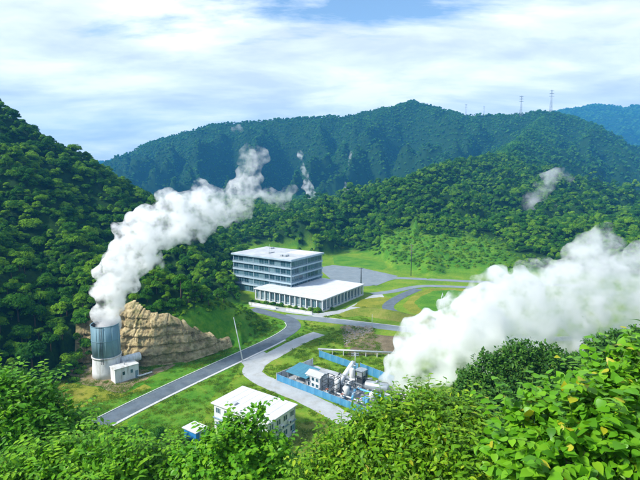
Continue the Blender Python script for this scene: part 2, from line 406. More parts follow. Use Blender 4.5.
az_f = np.arange(-54, 54.01, 0.2); az_b = np.arange(57, 303.1, 3.0)
AZ = np.radians(np.concatenate([az_f, az_b])); NA = len(AZ)
RR = np.concatenate([[1.2], 3.0 * 1.0195 ** np.arange(0, 258), np.arange(440, 1700, 9.0), np.arange(1700, 3650, 26.0)]); NR = len(RR)
GX = RR[:, None] * np.sin(AZ)[None]; GY = RR[:, None] * np.cos(AZ)[None]
GZ = terrain(GX, GY)
tv = np.stack([GX, GY, GZ], -1).reshape(-1, 3)
i, j = np.meshgrid(np.arange(NR - 1), np.arange(NA), indexing='ij'); j2 = (j + 1) % NA
tf = np.stack([i * NA + j, i * NA + j2, (i + 1) * NA + j2, (i + 1) * NA + j], -1).reshape(-1, 4)
tv = np.concatenate([tv, [[0, 0, tz(0, 0)]]]); ctr = len(tv) - 1
def terrain_mat():
    t = NT('hill_ground'); v = t.coord('Object')
    at = t.new('ShaderNodeAttribute', attribute_name='zone'); sp = t.new('ShaderNodeSeparateColor'); t.l.new(at.outputs['Color'], sp.inputs[0])
    a = t.noise(v, 0.10, 7, 0.68); b = t.noise(v, 1.1, 5, 0.7)
    f = t.math('ADD', t.math('MULTIPLY', a, 0.6), t.math('MULTIPLY', b, 0.4))
    grass = t.ramp(f, [(0.34, (0.055, 0.14, 0.010)), (0.44, (0.10, 0.21, 0.012)), (0.53, (0.155, 0.265, 0.018)), (0.61, (0.23, 0.27, 0.03)), (0.70, (0.32, 0.28, 0.10))])
    lush = t.ramp(f, [(0.34, (0.028, 0.12, 0.006)), (0.47, (0.06, 0.20, 0.010)), (0.57, (0.12, 0.25, 0.016)), (0.68, (0.20, 0.27, 0.03))])
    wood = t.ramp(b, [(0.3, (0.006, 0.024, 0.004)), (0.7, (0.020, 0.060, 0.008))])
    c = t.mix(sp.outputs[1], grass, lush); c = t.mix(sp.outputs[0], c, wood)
    t.col(c).set(0.95, 0, 0.1).bump(b, 0.5, 0.4); return t.m
ter_me = np_mesh('ground', tv, tf, terrain_mat(), True)
HX, HY = GX, GY
hh = np.maximum(hills(HX, HY), -5)
chh = cam_hill(HX, HY)
def spur_lush(X, Y):           # grassy toe of the spur in front of the office and along the lower valley
    return np.clip(1 - np.hypot((X + 17) / 15, (Y - 150) / 18), 0, 1) * 2
def forest_mask(X, Y, h, ch):
    f = np.clip((h - 0.3) / 2.0, 0, 1) * (1 - np.clip(spur_lush(X, Y) * 3 * (h < 9), 0, 1))
    cz = cut_plane(X, Y)
    rd, _, rs, _ = poly_near(X, Y, ROADC)
    f = np.where(valley_side(X, Y, rs), 0, f * np.clip((rd - 7) / 3, 0, 1))
    f = np.where((Y < 175) & (X > -61.5) & (X < -20) & (Y > 95) & (cz < h + 1.8), 0, f)
    return f
def low_spur(X, Y, h): return (X > -64) & (X < -8) & (Y < 172) & (Y > 100) & (h < 12.5)
def scrub_hill(X, Y): return np.clip(3.5 - 3 * np.hypot((X - 65) / 50, (Y - 275) / 55), 0, 1)
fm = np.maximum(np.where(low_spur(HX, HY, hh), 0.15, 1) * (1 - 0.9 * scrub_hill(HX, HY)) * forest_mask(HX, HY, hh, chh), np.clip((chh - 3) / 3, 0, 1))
lm = np.clip(np.maximum(np.clip((hh + 1.0) / 2, 0, 1), spur_lush(HX, HY)), 0, 1)
ca = ter_me.color_attributes.new('zone', 'FLOAT_COLOR', 'POINT')
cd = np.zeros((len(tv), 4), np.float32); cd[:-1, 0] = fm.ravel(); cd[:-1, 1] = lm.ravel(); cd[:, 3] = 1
ca.data.foreach_set('color', cd.ravel())
tag(link('ground', ter_me), 'green valley floor rising into forested hillsides and mountains', 'ground', kind='structure')

# ---- quarried rock face behind the stack
def rock_face():
    toe = [Vector((p.x, p.y)) for p in TOE]
    seg = [0]
    for a, b in zip(toe, toe[1:]): seg.append(seg[-1] + (b - a).length)
    NS, NH = 250, 78
    vs, zs = [], []
    for s in range(NS + 1):
        u = seg[-1] * s / NS
        k = max(i for i in range(len(seg) - 1) if seg[i] <= u + 1e-6)
        t = (u - seg[k]) / (seg[k + 1] - seg[k]); q = toe[k].lerp(toe[k + 1], t)
        # averaged direction keeps the face from creasing at every survey point
        d = Vector((0, 0))
        for w in (-5, 0, 5):
            uu = min(max(u + w, 0), seg[-1] - 0.01); kk = max(i for i in range(len(seg) - 1) if seg[i] <= uu + 1e-6)
            d += (toe[kk + 1] - toe[kk]).normalized()
        d.normalize(); n = Vector((-d.y, d.x))
        # find where the cut meets the natural hillside
        top = 0.0
        rs = np.arange(1, 60) * 0.25; bad = np.nonzero(hills(q.x + n.x * rs, q.y + n.y * rs) < 2.1 * rs - 1.9)[0]
        top = float(rs[bad[0] - 1]) if len(bad) and bad[0] > 0 else (0.0 if len(bad) else float(rs[-1]))
        fr_ = u / seg[-1]; top = min(top, max(0.4, 6.8 * (1 - max(0, fr_ - .46) / .52) + 0.7 * mnoise.noise(Vector((u * .5, 0, 3)))), 4.6 + 14 * max(0, fr_ - .12))
        top = max(top, 0.5) + 0.7
        for h in range(NH + 1):
            r = -0.5 + (top + 0.5) * h / NH
            z = 2.1 * max(r, 0) + 0.15
            if r < 0: z = 0.15 * (r + 0.5) / 0.5 - 0.05
            bump = 0.8 * mnoise.fractal(Vector((u * 0.22, z * 0.30, 1.7)), 0.9, 2.1, 5) + 1.3 * abs(mnoise.noise(Vector((u * 0.42, z * 0.06, 4.1)))) + 0.35 * abs(mnoise.noise(Vector((u * 1.3, z * 0.15, 6.1)))) \
                 + 0.10 * math.sin(z * 2.6 + 1.5 * mnoise.noise(Vector((u * 0.1, z * .2, 9)))) + 0.55 * (0.5 - abs(mnoise.noise(Vector((u * 1.1, z * 0.8, 2.2))))) + 0.40 * (0.4 - abs(mnoise.noise(Vector((u * 2.6, z * 2.1, 7.2))))) + 0.16 * mnoise.noise(Vector((u * 6.0, z * 5.0, 1.2)))
            fq = (z / 2.3 + 0.25 * mnoise.noise(Vector((u * .12, 0, 5.5)))) % 1.0; bump += 0.55 * (1 - fq) if fq > .12 else 0.55 * fq / .12 * .9
            out = 0.75 + bump * min(1, max(r, 0) / 1.2 + 0.2)
            out *= 0.15 + 0.85 * min(1, (seg[-1] - u) / 7, u / 3 + .2)
            e = max(0, (h / NH - 0.9) / 0.1); out = out * (1 - e) - 0.5 * e
            vs.append((q.x + n.x * r - n.x * out, q.y + n.y * r - n.y * out, z + 0.2 * bump))
    fs = [(s * (NH + 1) + h, (s + 1) * (NH + 1) + h, (s + 1) * (NH + 1) + h + 1, s * (NH + 1) + h + 1) for s in range(NS) for h in range(NH)]
    t = NT('quarried_rock'); v = t.coord('Object')
    a = t.noise(v, 0.22, 6, 0.62, (1, 1, 0.9)); b = t.noise(v, 1.3, 6, 0.7); c = t.noise(v, 0.55, 4, 0.6, (1, 1, 3.2)); g = t.noise(v, 0.6, 4, 0.6, (1.8, 1.8, 0.12))
    f = t.math('ADD', t.math('ADD', t.math('MULTIPLY', a, 0.30), t.math('MULTIPLY', b, 0.25)), t.math('ADD', t.math('MULTIPLY', c, 0.20), t.math('MULTIPLY', g, 0.25)))
    col = t.ramp(f, [(0.38, (0.12, 0.09, 0.05)), (0.455, (0.30, 0.235, 0.125)), (0.52, (0.44, 0.355, 0.19)), (0.60, (0.58, 0.49, 0.29))])
    moss = t.ramp(t.noise(v, 0.35, 5, 0.6), [(0.50, (0, 0, 0)), (0.64, (0.8, 0.8, 0.8))])
    col = t.mix(moss, col, (0.16, 0.16, 0.06))
    t.col(col).set(0.95, 0, 0.1).bump(b, 0.9, 0.35)
    tag(link('rock_face', np_mesh('rock_face', vs, fs, t.m, False)), 'brown quarried rock face behind the steaming stack', 'rock face', kind='structure')
rock_face()

# ------------------------------------------------------------------ sheets on the valley floor
def smooth_line(pts, n=8):
    pts = [Vector(p) for p in pts]; out = []
    ext = [pts[0] * 2 - pts[1]] + pts + [pts[-1] * 2 - pts[-2]]
    for k in range(1, len(ext) - 2):
        p0, p1, p2, p3 = ext[k - 1:k + 3]
        for s in range(n):
            t = s / n
            out.append(0.5 * ((2 * p1) + (p2 - p0) * t + (2 * p0 - 5 * p1 + 4 * p2 - p3) * t * t + (3 * p1 - p0 - 3 * p2 + p3) * t ** 3))
    out.append(pts[-1]); return out
def offset_line(line, off):
    res = []
    for k, p in enumerate(line):
        d = (line[min(k + 1, len(line) - 1)] - line[max(k - 1, 0)]); n = Vector((-d.y, d.x, 0)).normalized()
        res.append(p + n * off)
    return res
def ribbon(name, line, o0, o1, z, mat, top=None, wob=0.0, parent=None):
    """a strip between two offsets of a line; with top it becomes a raised slab"""
    L = offset_line(line, o0); Rr = offset_line(line, o1); n = len(line)
    w = lambda k, s: wob * mnoise.noise(Vector((line[k].x * 0.35 + s, line[k].y * 0.35, s * 7.0)))
    vs = []; ZL = terrain([p.x for p in L], [p.y for p in L]); ZR = terrain([p.x for p in Rr], [p.y for p in Rr])
    for k in range(n):
        a, b = L[k], Rr[k]; dirn = (b - a).normalized()
        a = a - dirn * w(k, 1); b = b + dirn * w(k, 5)
        zt = z if top is None else top
        za = float(ZL[k]); zb = float(ZR[k])
        vs += [(a.x, a.y, za + zt), (b.x, b.y, zb + zt)]
        if top is not None: vs += [(a.x, a.y, za - 0.1), (b.x, b.y, zb - 0.1)]
    fs = []
    m = 2 if top is None else 4
    for k in range(n - 1):
        b0, b1 = k * m, (k + 1) * m
        fs.append((b0, b1, b1 + 1, b0 + 1))
        if top is not None: fs += [(b0, b0 + 2, b1 + 2, b1), (b0 + 1, b1 + 1, b1 + 3, b0 + 3)]
    me = bpy.data.meshes.new(name); me.from_pydata(vs, [], fs); me.update(); me.materials.append(mat)
    bm = bmesh.new(); bm.from_mesh(me); bmesh.ops.recalc_face_normals(bm, faces=bm.faces); bm.to_mesh(me); bm.free()
    return link(name, me, parent)
def patch(name, pix, z, mat, wob=0.5, n=6, raw=False):
    pts = [Vector((p.x, p.y, 0)) for p in (pix if raw else [P(*q) for q in pix])]
    pts = pts + [pts[0]]
    line = []
    for a, b in zip(pts, pts[1:]):
        for s in range(n):
            q = a.lerp(b, s / n); line.append(q)
    vs = []
    for q in line:
        ox = wob * mnoise.noise(Vector((q.x * 0.3, q.y * 0.3, 3.3))) * 1.6; oy = wob * mnoise.noise(Vector((q.x * 0.3, q.y * 0.3, 8.8))) * 1.6
        vs.append((q.x + ox, q.y + oy, z))
    me = bpy.data.meshes.new(name)
    bm = bmesh.new(); bv = [bm.verts.new(v) for v in vs]; f = bm.faces.new(bv); bm.normal_update()
    if f.normal.z < 0: f.normal_flip()
    bmesh.ops.triangulate(bm, faces=[f]); bm.to_mesh(me); bm.free(); me.materials.append(mat)
    return link(name, me)
def st(o, label, cat): return tag(o, label, cat, kind='structure')

st(patch('lawn', [(128, 420), (175, 396), (226, 369), (238, 373), (228, 384), (210, 400), (200, 425), (170, 440), (128, 440)], 0.02, M_LUSH), 'bright green plot between the road and the white two-storey building', 'lawn')
st(patch('lawn', [(56, 379), (84, 384.5), (104, 389), (122, 394), (146, 384), (152, 389), (112, 402), (72, 414), (58, 408)], 0.012, M_MOWN), 'mown yellow plot in front of the stack', 'lawn')
st(patch('lawn', [(147, 378), (178, 367), (196, 367), (200, 371), (176, 380), (158, 386)], 0.02, M_LUSH), 'dark green strip of grass below the rock face', 'lawn')
st(patch('lawn', [(66, 412), (110, 400), (150, 388), (164, 386), (150, 394), (118, 407), (86, 424)], 0.02, M_LUSH), 'green verge along the far side of the valley road', 'lawn')
st(patch('lawn', [(414, 303), (420, 297), (434, 291), (452, 290), (476, 292), (474, 300), (462, 309), (440, 315), (424, 311)], 0.03, M_LUSH), 'lush green island inside the looping drive', 'lawn')
st(patch('lawn', [(402, 306), (412, 296), (430, 288), (478, 289), (482, 300), (466, 313), (438, 318), (412, 313)], 0.018, M_MOWN), 'mown yellowish margin round the green island', 'lawn')
st(patch('lawn', [(352, 307), (362, 299), (380, 297), (396, 299), (390, 305), (380, 308)], 0.03, M_MOWN), 'small mown lawn beside the white hall', 'lawn')
st(patch('lawn', [(333, 255), (352, 257), (386, 263), (385, 270), (333, 265)], 0.02, M_LUSH, 1.5), 'yellow green field behind the car park', 'lawn')
st(patch('bare_ground', [(64, 372), (84, 360), (98, 350), (126, 366), (150, 370), (180, 362), (176, 366), (150, 377), (120, 393), (104, 388), (84, 384)], 0.025, M_DIRT, 0.8), 'trampled dirt apron round the steaming stack', 'bare ground')
st(patch('bare_ground', [(345, 357), (352, 348), (372, 334), (414, 338), (440, 342), (436, 352), (412, 356), (380, 354)], 0.02, M_BROWN, 0.6), 'brown earth patch behind the pipe yard', 'bare ground')
st(patch('bare_ground', [(341, 327), (352, 324.5), (374, 327), (374, 333), (352, 347), (345, 348)], 0.023, M_DIRT, 0.5), 'stony pale dirt under the rubble heap', 'bare ground')
st(patch('bare_ground', [(296, 424), (318, 420), (345, 428), (335, 455), (300, 462), (285, 450)], 0.02, M_DRY, 0.6), 'dry overgrown plot below the white two-storey building', 'bare ground')

road_line = smooth_line([P(20, 470), P(60, 447), P(100, 424), P(165, 391.5), P(240, 356.5), P(270, 342.5), P(287, 333), P(294, 326), P(289, 319.5), P(275, 315), P(262, 311.5), P(252, 309)], 8)
road_line = [Vector((p.x, p.y, 0)) for p in road_line]
st(ribbon('road', road_line, 2.4, -2.4, 0.055, M_ASPH, wob=0.12), 'blue grey asphalt road crossing the valley past the stack', 'road')
low_line = [q for q in road_line[:44]]
st(ribbon('kerb', low_line, -2.55, -3.25, 0, M_KERB, top=0.14), 'pale concrete kerb along the near side of the valley road', 'kerb')
st(ribbon('kerb', road_line[8:62], 2.8, 2.55, 0, M_KERB, top=0.12), 'thin kerb along the hill side of the valley road', 'kerb')
cross = [Vector((p.x, p.y, 0)) for p in smooth_line([P(284, 316), P(310, 318.5), P(350, 323), P(400, 329), P(450, 335), P(520, 342), P(640, 350)], 8)]
st(ribbon('road', cross, 2.6, -2.6, 0.040, M_ASPH2, wob=0.15), 'grey road below the hall running behind the steam', 'road')
st(ribbon('kerb', cross[8:], 2.95, 2.65, 0, M_KERB, top=0.12), 'kerb under the grassy bank below the hall', 'kerb')
lane = [Vector((p.x, p.y, 0)) for p in smooth_line([P(319, 333.5), P(300, 341), P(275, 354), P(258, 364), P(252, 370), P(257, 377), P(275, 386), P(300, 396), P(325, 408), P(352, 424), P(380, 445)], 8)]
st(ribbon('concrete_lane', lane, 2.5, -2.5, 0.030, M_PATH, wob=0.25), 'pale concrete lane bending round the pipe yard', 'lane')
st(patch('concrete_lane', [(240, 361), (262, 351), (272, 356), (262, 372), (248, 371)], 0.036, M_PATH, 0.2), 'pale concrete apron where the lane meets the road', 'lane')
st(patch('car_park', [(318, 268), (332, 265), (362, 268), (398, 276), (388, 281), (370, 286), (340, 288)], 0.03, M_ASPH2, 0.3), 'open grey car park behind the white hall', 'car park')
up1 = [Vector((p.x, p.y, 0)) for p in smooth_line([P(372, 285), P(392, 278.5), P(420, 279), P(460, 281), P(510, 283), P(580, 286)], 8)]
st(ribbon('road', up1, 2.4, -2.4, 0.044, M_ASPH2, wob=0.15), 'narrow upper road at the foot of the scrub hill', 'road')
up2 = [Vector((p.x, p.y, 0)) for p in smooth_line([P(372, 294), P(392, 291.5), P(412, 287.5), P(430, 286), P(470, 287.5), P(500, 290)], 8)]
st(ribbon('road', up2, 2.2, -2.2, 0.050, M_ASPH2, wob=0.1), 'short drive beside the green island', 'road')
up3 = [Vector((p.x, p.y, 0)) for p in smooth_line([P(418, 289), P(404, 295), P(392, 302), P(388, 308), P(398, 314), P(420, 319), P(450, 322)], 8)]
st(ribbon('road', up3, 2.3, -2.3, 0.060, M_ASPH, wob=0.1), 'dark curving drive round the green island', 'road')
st(patch('forecourt', [(247, 306), (262, 304), (318, 313.5), (345, 309), (372, 295), (382, 293), (384, 297), (352, 311), (322, 317), (290, 313)], 0.016, M_PATH, 0.2), 'pale paved forecourt in front of the white hall', 'forecourt')

def mound(name, pix_line, half, height, mat, label, cat):
    line = [Vector((p.x, p.y, 0)) for p in smooth_line([P(*q) for q in pix_line], 10)]
    n = len(line); prof = [(-1, 0), (-0.7, 0.35), (-0.3, 0.85), (0, 1), (0.35, 0.9), (0.7, 0.45), (1, 0)]
    vs = []
    for k in range(n):
        e = math.sin(math.pi * min(1, max(0, k / (n - 1)))) ** 0.5
        for (o, h) in prof:
            q = offset_line(line, o * half * (0.35 + 0.65 * e))[k]
            vs.append((q.x, q.y, -0.05 + h * height * e + (0.12 * mnoise.noise(Vector((q.x * .5, q.y * .5, 0))) if 0 < h else 0)))
    m = len(prof)
    fs = [(k * m + a, k * m + a + 1, (k + 1) * m + a + 1, (k + 1) * m + a) for k in range(n - 1) for a in range(m - 1)]
    me = bpy.data.meshes.new(name); me.from_pydata(vs, [], fs); me.update(); me.materials.append(mat)
    bm = bmesh.new(); bm.from_mesh(me); bmesh.ops.recalc_face_normals(bm, faces=bm.faces)
    if sum(f.normal.z for f in bm.faces) < 0: bmesh.ops.reverse_faces(bm, faces=bm.faces)
    bm.to_mesh(me); bm.free()
    me.polygons.foreach_set('use_smooth', [True] * len(me.polygons))
    return st(link(name, me), label, cat)
mound('grass_bank', [(340, 316), (360, 313), (385, 315.5), (415, 321), (452, 327)], 4.6, 2.2, M_DRY, 'dry grassy bank between the hall and the lower road', 'bank')

# ------------------------------------------------------------------ trees
def unit(n, rng):
    v = rng.normal(size=(n, 3)); return v / np.linalg.norm(v, axis=1, keepdims=True)
def quads_from(pos, nrm, size, rng, aspect=0.62):
    t = np.cross(nrm, unit(len(pos), rng)); t /= np.linalg.norm(t, axis=1, keepdims=True) + 1e-9
    b = np.cross(nrm, t); s = size[:, None]
    v = np.stack([pos - t * s, pos - b * s * aspect - nrm * s * .15, pos + t * s, pos + b * s * aspect - nrm * s * .15], 1).reshape(-1, 3)
    return v, np.arange(len(v)).reshape(-1, 4)
def set_tint(me, tint):
    a = me.attributes.new('tint', 'FLOAT', 'POINT'); a.data.foreach_set('value', np.asarray(tint, np.float32))
def crown_mesh(name, seed, R0, n_lobe, n_leaf, leaf, mat, flat=0.62, trunk=0.0, full=False):
    rng = np.random.default_rng(seed)
    lob = []
    for k in range(n_lobe):
        a = rng.uniform(0, 2 * math.pi); u = rng.uniform(0.0, 1.0) ** 0.6; rr = R0 * 0.66 * u
        z = trunk + R0 * flat * (1.05 - 0.95 * u ** 2) + rng.uniform(-0.16, 0.16) * R0
        lob.append((rr * math.cos(a), rr * math.sin(a), z, R0 * rng.uniform(0.26, 0.42), rng.uniform(0, 1)))
    lob = np.array(lob)
    idx = rng.integers(0, n_lobe, n_leaf)
    d = unit(n_leaf, rng); d[:, 2] = d[:, 2] if full else np.abs(d[:, 2]) * 1.0 - 0.35 * (rng.random(n_leaf) < 0.45); d /= np.linalg.norm(d, axis=1, keepdims=True)
    r = lob[idx, 3] * rng.uniform(0.72, 1.08, n_leaf)
    pos = lob[idx, :3] + d * r[:, None] * np.array([1.1, 1.1, 0.8])
    nrm = d + 0.55 * unit(n_leaf, rng) + np.array([0, 0, 0.35]); nrm /= np.linalg.norm(nrm, axis=1, keepdims=True)
    v, f = quads_from(pos, nrm, leaf * rng.uniform(0.6, 1.3, n_leaf), rng)
    me = np_mesh(name, v, f, mat)
    tint = np.clip(lob[idx, 4] * 0.5 + rng.uniform(0, 0.45, n_leaf) + 0.1, 0, 1)
    set_tint(me, np.repeat(tint, 4)); return me, lob
def trunk_mesh(name, seed, lob, h0, r0):
    rng = random.Random(seed); b = MB()
    top = h0 * 1.25
    b.tube([(0, 0, -1.2), (0.05, 0.03, h0 * .5), (0, 0.08, h0), (0.1, 0, top)], [r0 * 1.35, r0, r0 * .8, r0 * .4], 7)
    for k in range(0, len(lob), max(1, len(lob) // 6)):
        x, y, z = lob[k, :3]
        b.tube([(0, 0, h0 * .75), (x * .45, y * .45, (h0 * .75 + z) * .5), (x * .9, y * .9, z)], [r0 * .5, r0 * .35, r0 * .15], 5)
    return b.mesh(name, M_BARK)
HI = []
for k in range(10):
    R0 = (3.0, 3.3, 2.6, 2.3, 3.5, 2.8, 3.0, 2.1, 3.2, 2.7)[k]
    cm_, lob = crown_mesh('crown', 100 + k, R0, (14, 19, 11, 16, 22, 9, 17, 13, 12, 20)[k], (1500, 1700, 1300, 1400, 1800, 1200, 1500, 1300, 1400, 1700)[k], (0.30, 0.26, 0.34, 0.28, 0.27, 0.36, 0.30, 0.27, 0.33, 0.25)[k], M_TREE, (0.55, 0.62, 0.75, 1.05, 0.48, 0.85, 0.62, 1.25, 0.52, 0.8)[k], (3.0, 2.6, 2.8, 2.2, 3.2, 2.4, 3.0, 2.0, 3.0, 2.5)[k])
    HI.append((cm_, trunk_mesh('trunk', k, lob, 3.4, 0.16)))
LO = []
for k in range(5):
    cm_, lob = crown_mesh('far_crown', 200 + k, 3.0, 9, 460, 0.50, M_FAR, 0.75, 0.0, True)
    LO.append(cm_)
SC = []
for k in range(4):
    cm_, lob = crown_mesh('scrub_crown', 300 + k, 1.6, 8, 500, 0.20, M_SCRUB, 0.55, -0.1)
    SC.append(cm_)

# terrain horizon along every survey bearing, to know which slopes can be seen at all
ang = (GZ - CAM_H) / RR[:, None]
cum = np.maximum.accumulate(ang, axis=0)
def seen(x, y, z, top):
    r = np.hypot(x, y); az = np.degrees(np.arctan2(x, y))
    ia = np.clip(np.round((az + 54) / 0.2).astype(int), 0, len(az_f) - 1)
    ir = np.clip(np.searchsorted(RR, r) - 4, 0, NR - 1)
    return (np.abs(az) < 43) & ((z + top - CAM_H) / r > cum[ir, ia] - 0.010)
def scatter(x0, x1, y0, y1, step, seed):
    rng = np.random.default_rng(seed)
    gx, gy = np.meshgrid(np.arange(x0, x1, step), np.arange(y0, y1, step)); n = gx.size
    x = gx.ravel() + rng.uniform(-.48, .48, n) * step; y = gy.ravel() + rng.uniform(-.48, .48, n) * step
    return x, y, rng
TREES = []          # x, y, z, scale, rot, variant kind (0 hi, 1 lo, 2 scrub)
def forest_zone(x0, x1, y0, y1, step, seed, scale, kind, rmin, rmax, thin=0.0):
    x, y, rng = scatter(x0, x1, y0, y1, step, seed)
    r = np.hypot(x, y); h = hills(x, y); z = terrain(x, y); ch = cam_hill(x, y)
    ok = (r >= rmin) & (r < rmax) & (forest_mask(x, y, h, ch) > rng.uniform(0.3, 0.9, len(x))) & (h > ch) & (rng.random(len(x)) > thin)
    ok &= seen(x, y, z, 9 * scale)
    x, y, z = x[ok], y[ok], z[ok]; n = len(x)
    s = scale * np.clip(0.62 + rng.gamma(2.2, 0.17, n), 0.6, 1.75)
    # scrubby lower slopes of the hill behind the drives
    k = np.full(n, kind)
    hh_ = h[ok]
    scrub = (np.hypot((x - 65) / 50, (y - 275) / 55) < 1 + 0.5 * pnoise(x / 25, y / 25, 77)) & (hh_ < 30)
    k = np.where(scrub, 2, k); s = np.where(scrub, s * 1.25, s)
    low = (x > -64) & (x < -8) & (y < 172) & (hh_ < 11.5 + 3 * pnoise(x / 8, y / 8, 78))
    k = np.where(low, 2, k); s = np.where(low, s * 1.35, s)
    for q in zip(x, y, z, s, rng.uniform(0, 6.28, n), k, rng.integers(0, 60, n)): TREES.append(q)
forest_zone(-330, -8, 60, 340, 3.35, 11, 0.76, 0, 60, 330)
forest_zone(-420, 760, 200, 760, 3.9, 12, 0.88, 0, 330, 700)
forest_zone(-60, 260, 230, 330, 3.6, 15, 0.82, 0, 215, 330)
forest_zone(-1500, 1500, 600, 1650, 4.9, 13, 1.2, 1, 700, 1750)
forest_zone(-1700, 2700, 1500, 3300, 14.0, 14, 3.3, 1, 1750, 3600)
print('TREES', len(TREES))
xx = np.array([t[0] for t in TREES]); yy = np.array([t[1] for t in TREES])
kinds = np.array([t[5] for t in TREES])
order = np.argsort(np.where(kinds == 0, np.hypot(xx, yy), 1e9))
SINGLE = list(order[:300]); single_set = set(int(i_) for i_ in SINGLE)
for i_ in SINGLE:
    x, y, z, s, rz, k, v = TREES[int(i_)]
    r = empty('broadleaf_tree', (x, y, z - 0.3), rz); r.scale = (s, s, s * (0.85 + 0.3 * ((v * 7) % 10) / 10))
    left = x < -74 or (y < 150 and x < -60)
    tag(r, 'leafy green tree in the dense wood left of the steaming stack' if left else 'leafy green tree on the wooded spur above the rock face', 'tree',
        'trees on the hillside left of the stack' if left else 'trees on the spur above the rock face')
    cmsh, tmsh = HI[v % len(HI)]
    link('trunk', tmsh, r); link('crown', cmsh, r)

def instancer(name, items, meshes, label, cat):
    """one mass of foliage: points carrying size, turn and kind, a mesh instanced on each"""
    pts = np.array([(t[0], t[1], t[2] - 0.3) for t in items], np.float32)
    me = bpy.data.meshes.new(name); me.vertices.add(len(pts)); me.vertices.foreach_set('co', pts.ravel())
    for nm, typ, vals in (('size', 'FLOAT', [t[3] for t in items]), ('turn', 'FLOAT', [t[4] for t in items]), ('pick', 'INT', [t[5] for t in items])):
        a = me.attributes.new(nm, typ, 'POINT'); a.data.foreach_set('value', np.array(vals, np.float32 if typ == 'FLOAT' else np.int32))
    me.update()
    lib = bpy.data.collections.new(name + '_kinds')
    for k, m in enumerate(meshes):
        o = bpy.data.objects.new('%s_kind_%02d' % (name, k), m); lib.objects.link(o)
    o = link(name, me)
    ng = bpy.data.node_groups.new(name, 'GeometryNodeTree')
    ng.interface.new_socket('Geometry', in_out='INPUT', socket_type='NodeSocketGeometry')
    ng.interface.new_socket('Geometry', in_out='OUTPUT', socket_type='NodeSocketGeometry')
    N, L = ng.nodes, ng.links
    gi = N.new('NodeGroupInput'); go = N.new('NodeGroupOutput')
    m2p = N.new('GeometryNodeMeshToPoints'); iop = N.new('GeometryNodeInstanceOnPoints'); ci = N.new('GeometryNodeCollectionInfo')
    ci.inputs['Collection'].default_value = lib; ci.inputs['Separate Children'].default_value = True; ci.inputs['Reset Children'].default_value = True
    L.new(gi.outputs[0], m2p.inputs['Mesh']); L.new(m2p.outputs[0], iop.inputs['Points']); L.new(ci.outputs[0], iop.inputs['Instance'])
    iop.inputs['Pick Instance'].default_value = True
    def attr(nm, typ):
        a = N.new('GeometryNodeInputNamedAttribute'); a.data_type = typ; a.inputs['Name'].default_value = nm; return a.outputs['Attribute']
    L.new(attr('pick', 'INT'), iop.inputs['Instance Index']); L.new(attr('size', 'FLOAT'), iop.inputs['Scale'])
    c = N.new('ShaderNodeCombineXYZ'); L.new(attr('turn', 'FLOAT'), c.inputs[2]); L.new(c.outputs[0], iop.inputs['Rotation'])
    L.new(iop.outputs[0], go.inputs[0])
    md = o.modifiers.new('scatter', 'NODES'); md.node_group = ng
    return tag(o, label, cat, kind='stuff')
items = []
for q, t in enumerate(TREES):
    if q in single_set: continue
    x, y, z, s, rz, k, v = t
    pk = v % len(HI) if k == 0 else (len(HI) + v % len(LO) if k == 1 else len(HI) + len(LO) + v % len(SC))
    items.append((x, y, z - (1.0 * s if k == 1 else 0), s, rz, pk))
instancer('forest', items, [a for a, b in HI] + LO + SC, 'dense broadleaf forest covering the hills and mountains', 'forest')

# ---- foreground trees, leaf by leaf
def leaf_template(w, fold=0.18, droop=0.16, heart=False):
    """unit leaf along +x, folded on its midrib, tip drooping"""
    if heart: st_ = [(0, 0, 0), (-0.03, 0.22, 0), (0.05, 0.40, 0), (0.22, 0.50, 0), (0.42, 0.47, 0), (0.62, 0.34, 0), (0.82, 0.16, 0), (1, 0, 0)]
    else: st_ = [(0, 0, 0), (0.22, 0.36, 0), (0.50, 0.50, 0), (0.80, 0.26, 0), (1, 0, 0)]
    v = []
    for (x, y, _) in st_: v.append((x, 0, -droop * x * x))
    m = len(st_); K = m - 2
    for sg in (1, -1):
        for (x, y, _) in st_[1:-1]: v.append((x, sg * y * w, fold * y * w * 1.2 - droop * x * x - (0.10 * y * y if heart else 0)))
    f = []
    for o_, flip in ((m, False), (m + K, True)):
        tr = [(0, 1, o_, o_)] + [(k, k + 1, o_ + k, o_ + k - 1) for k in range(1, m - 2)] + [(m - 2, m - 1, o_ + K - 1, o_ + K - 1)]
        f += [((a, d, c, b) if c != d else (a, c, b, b)) if flip else (a, b, c, d) for a, b, c, d in tr]
    return np.array(v, float), f
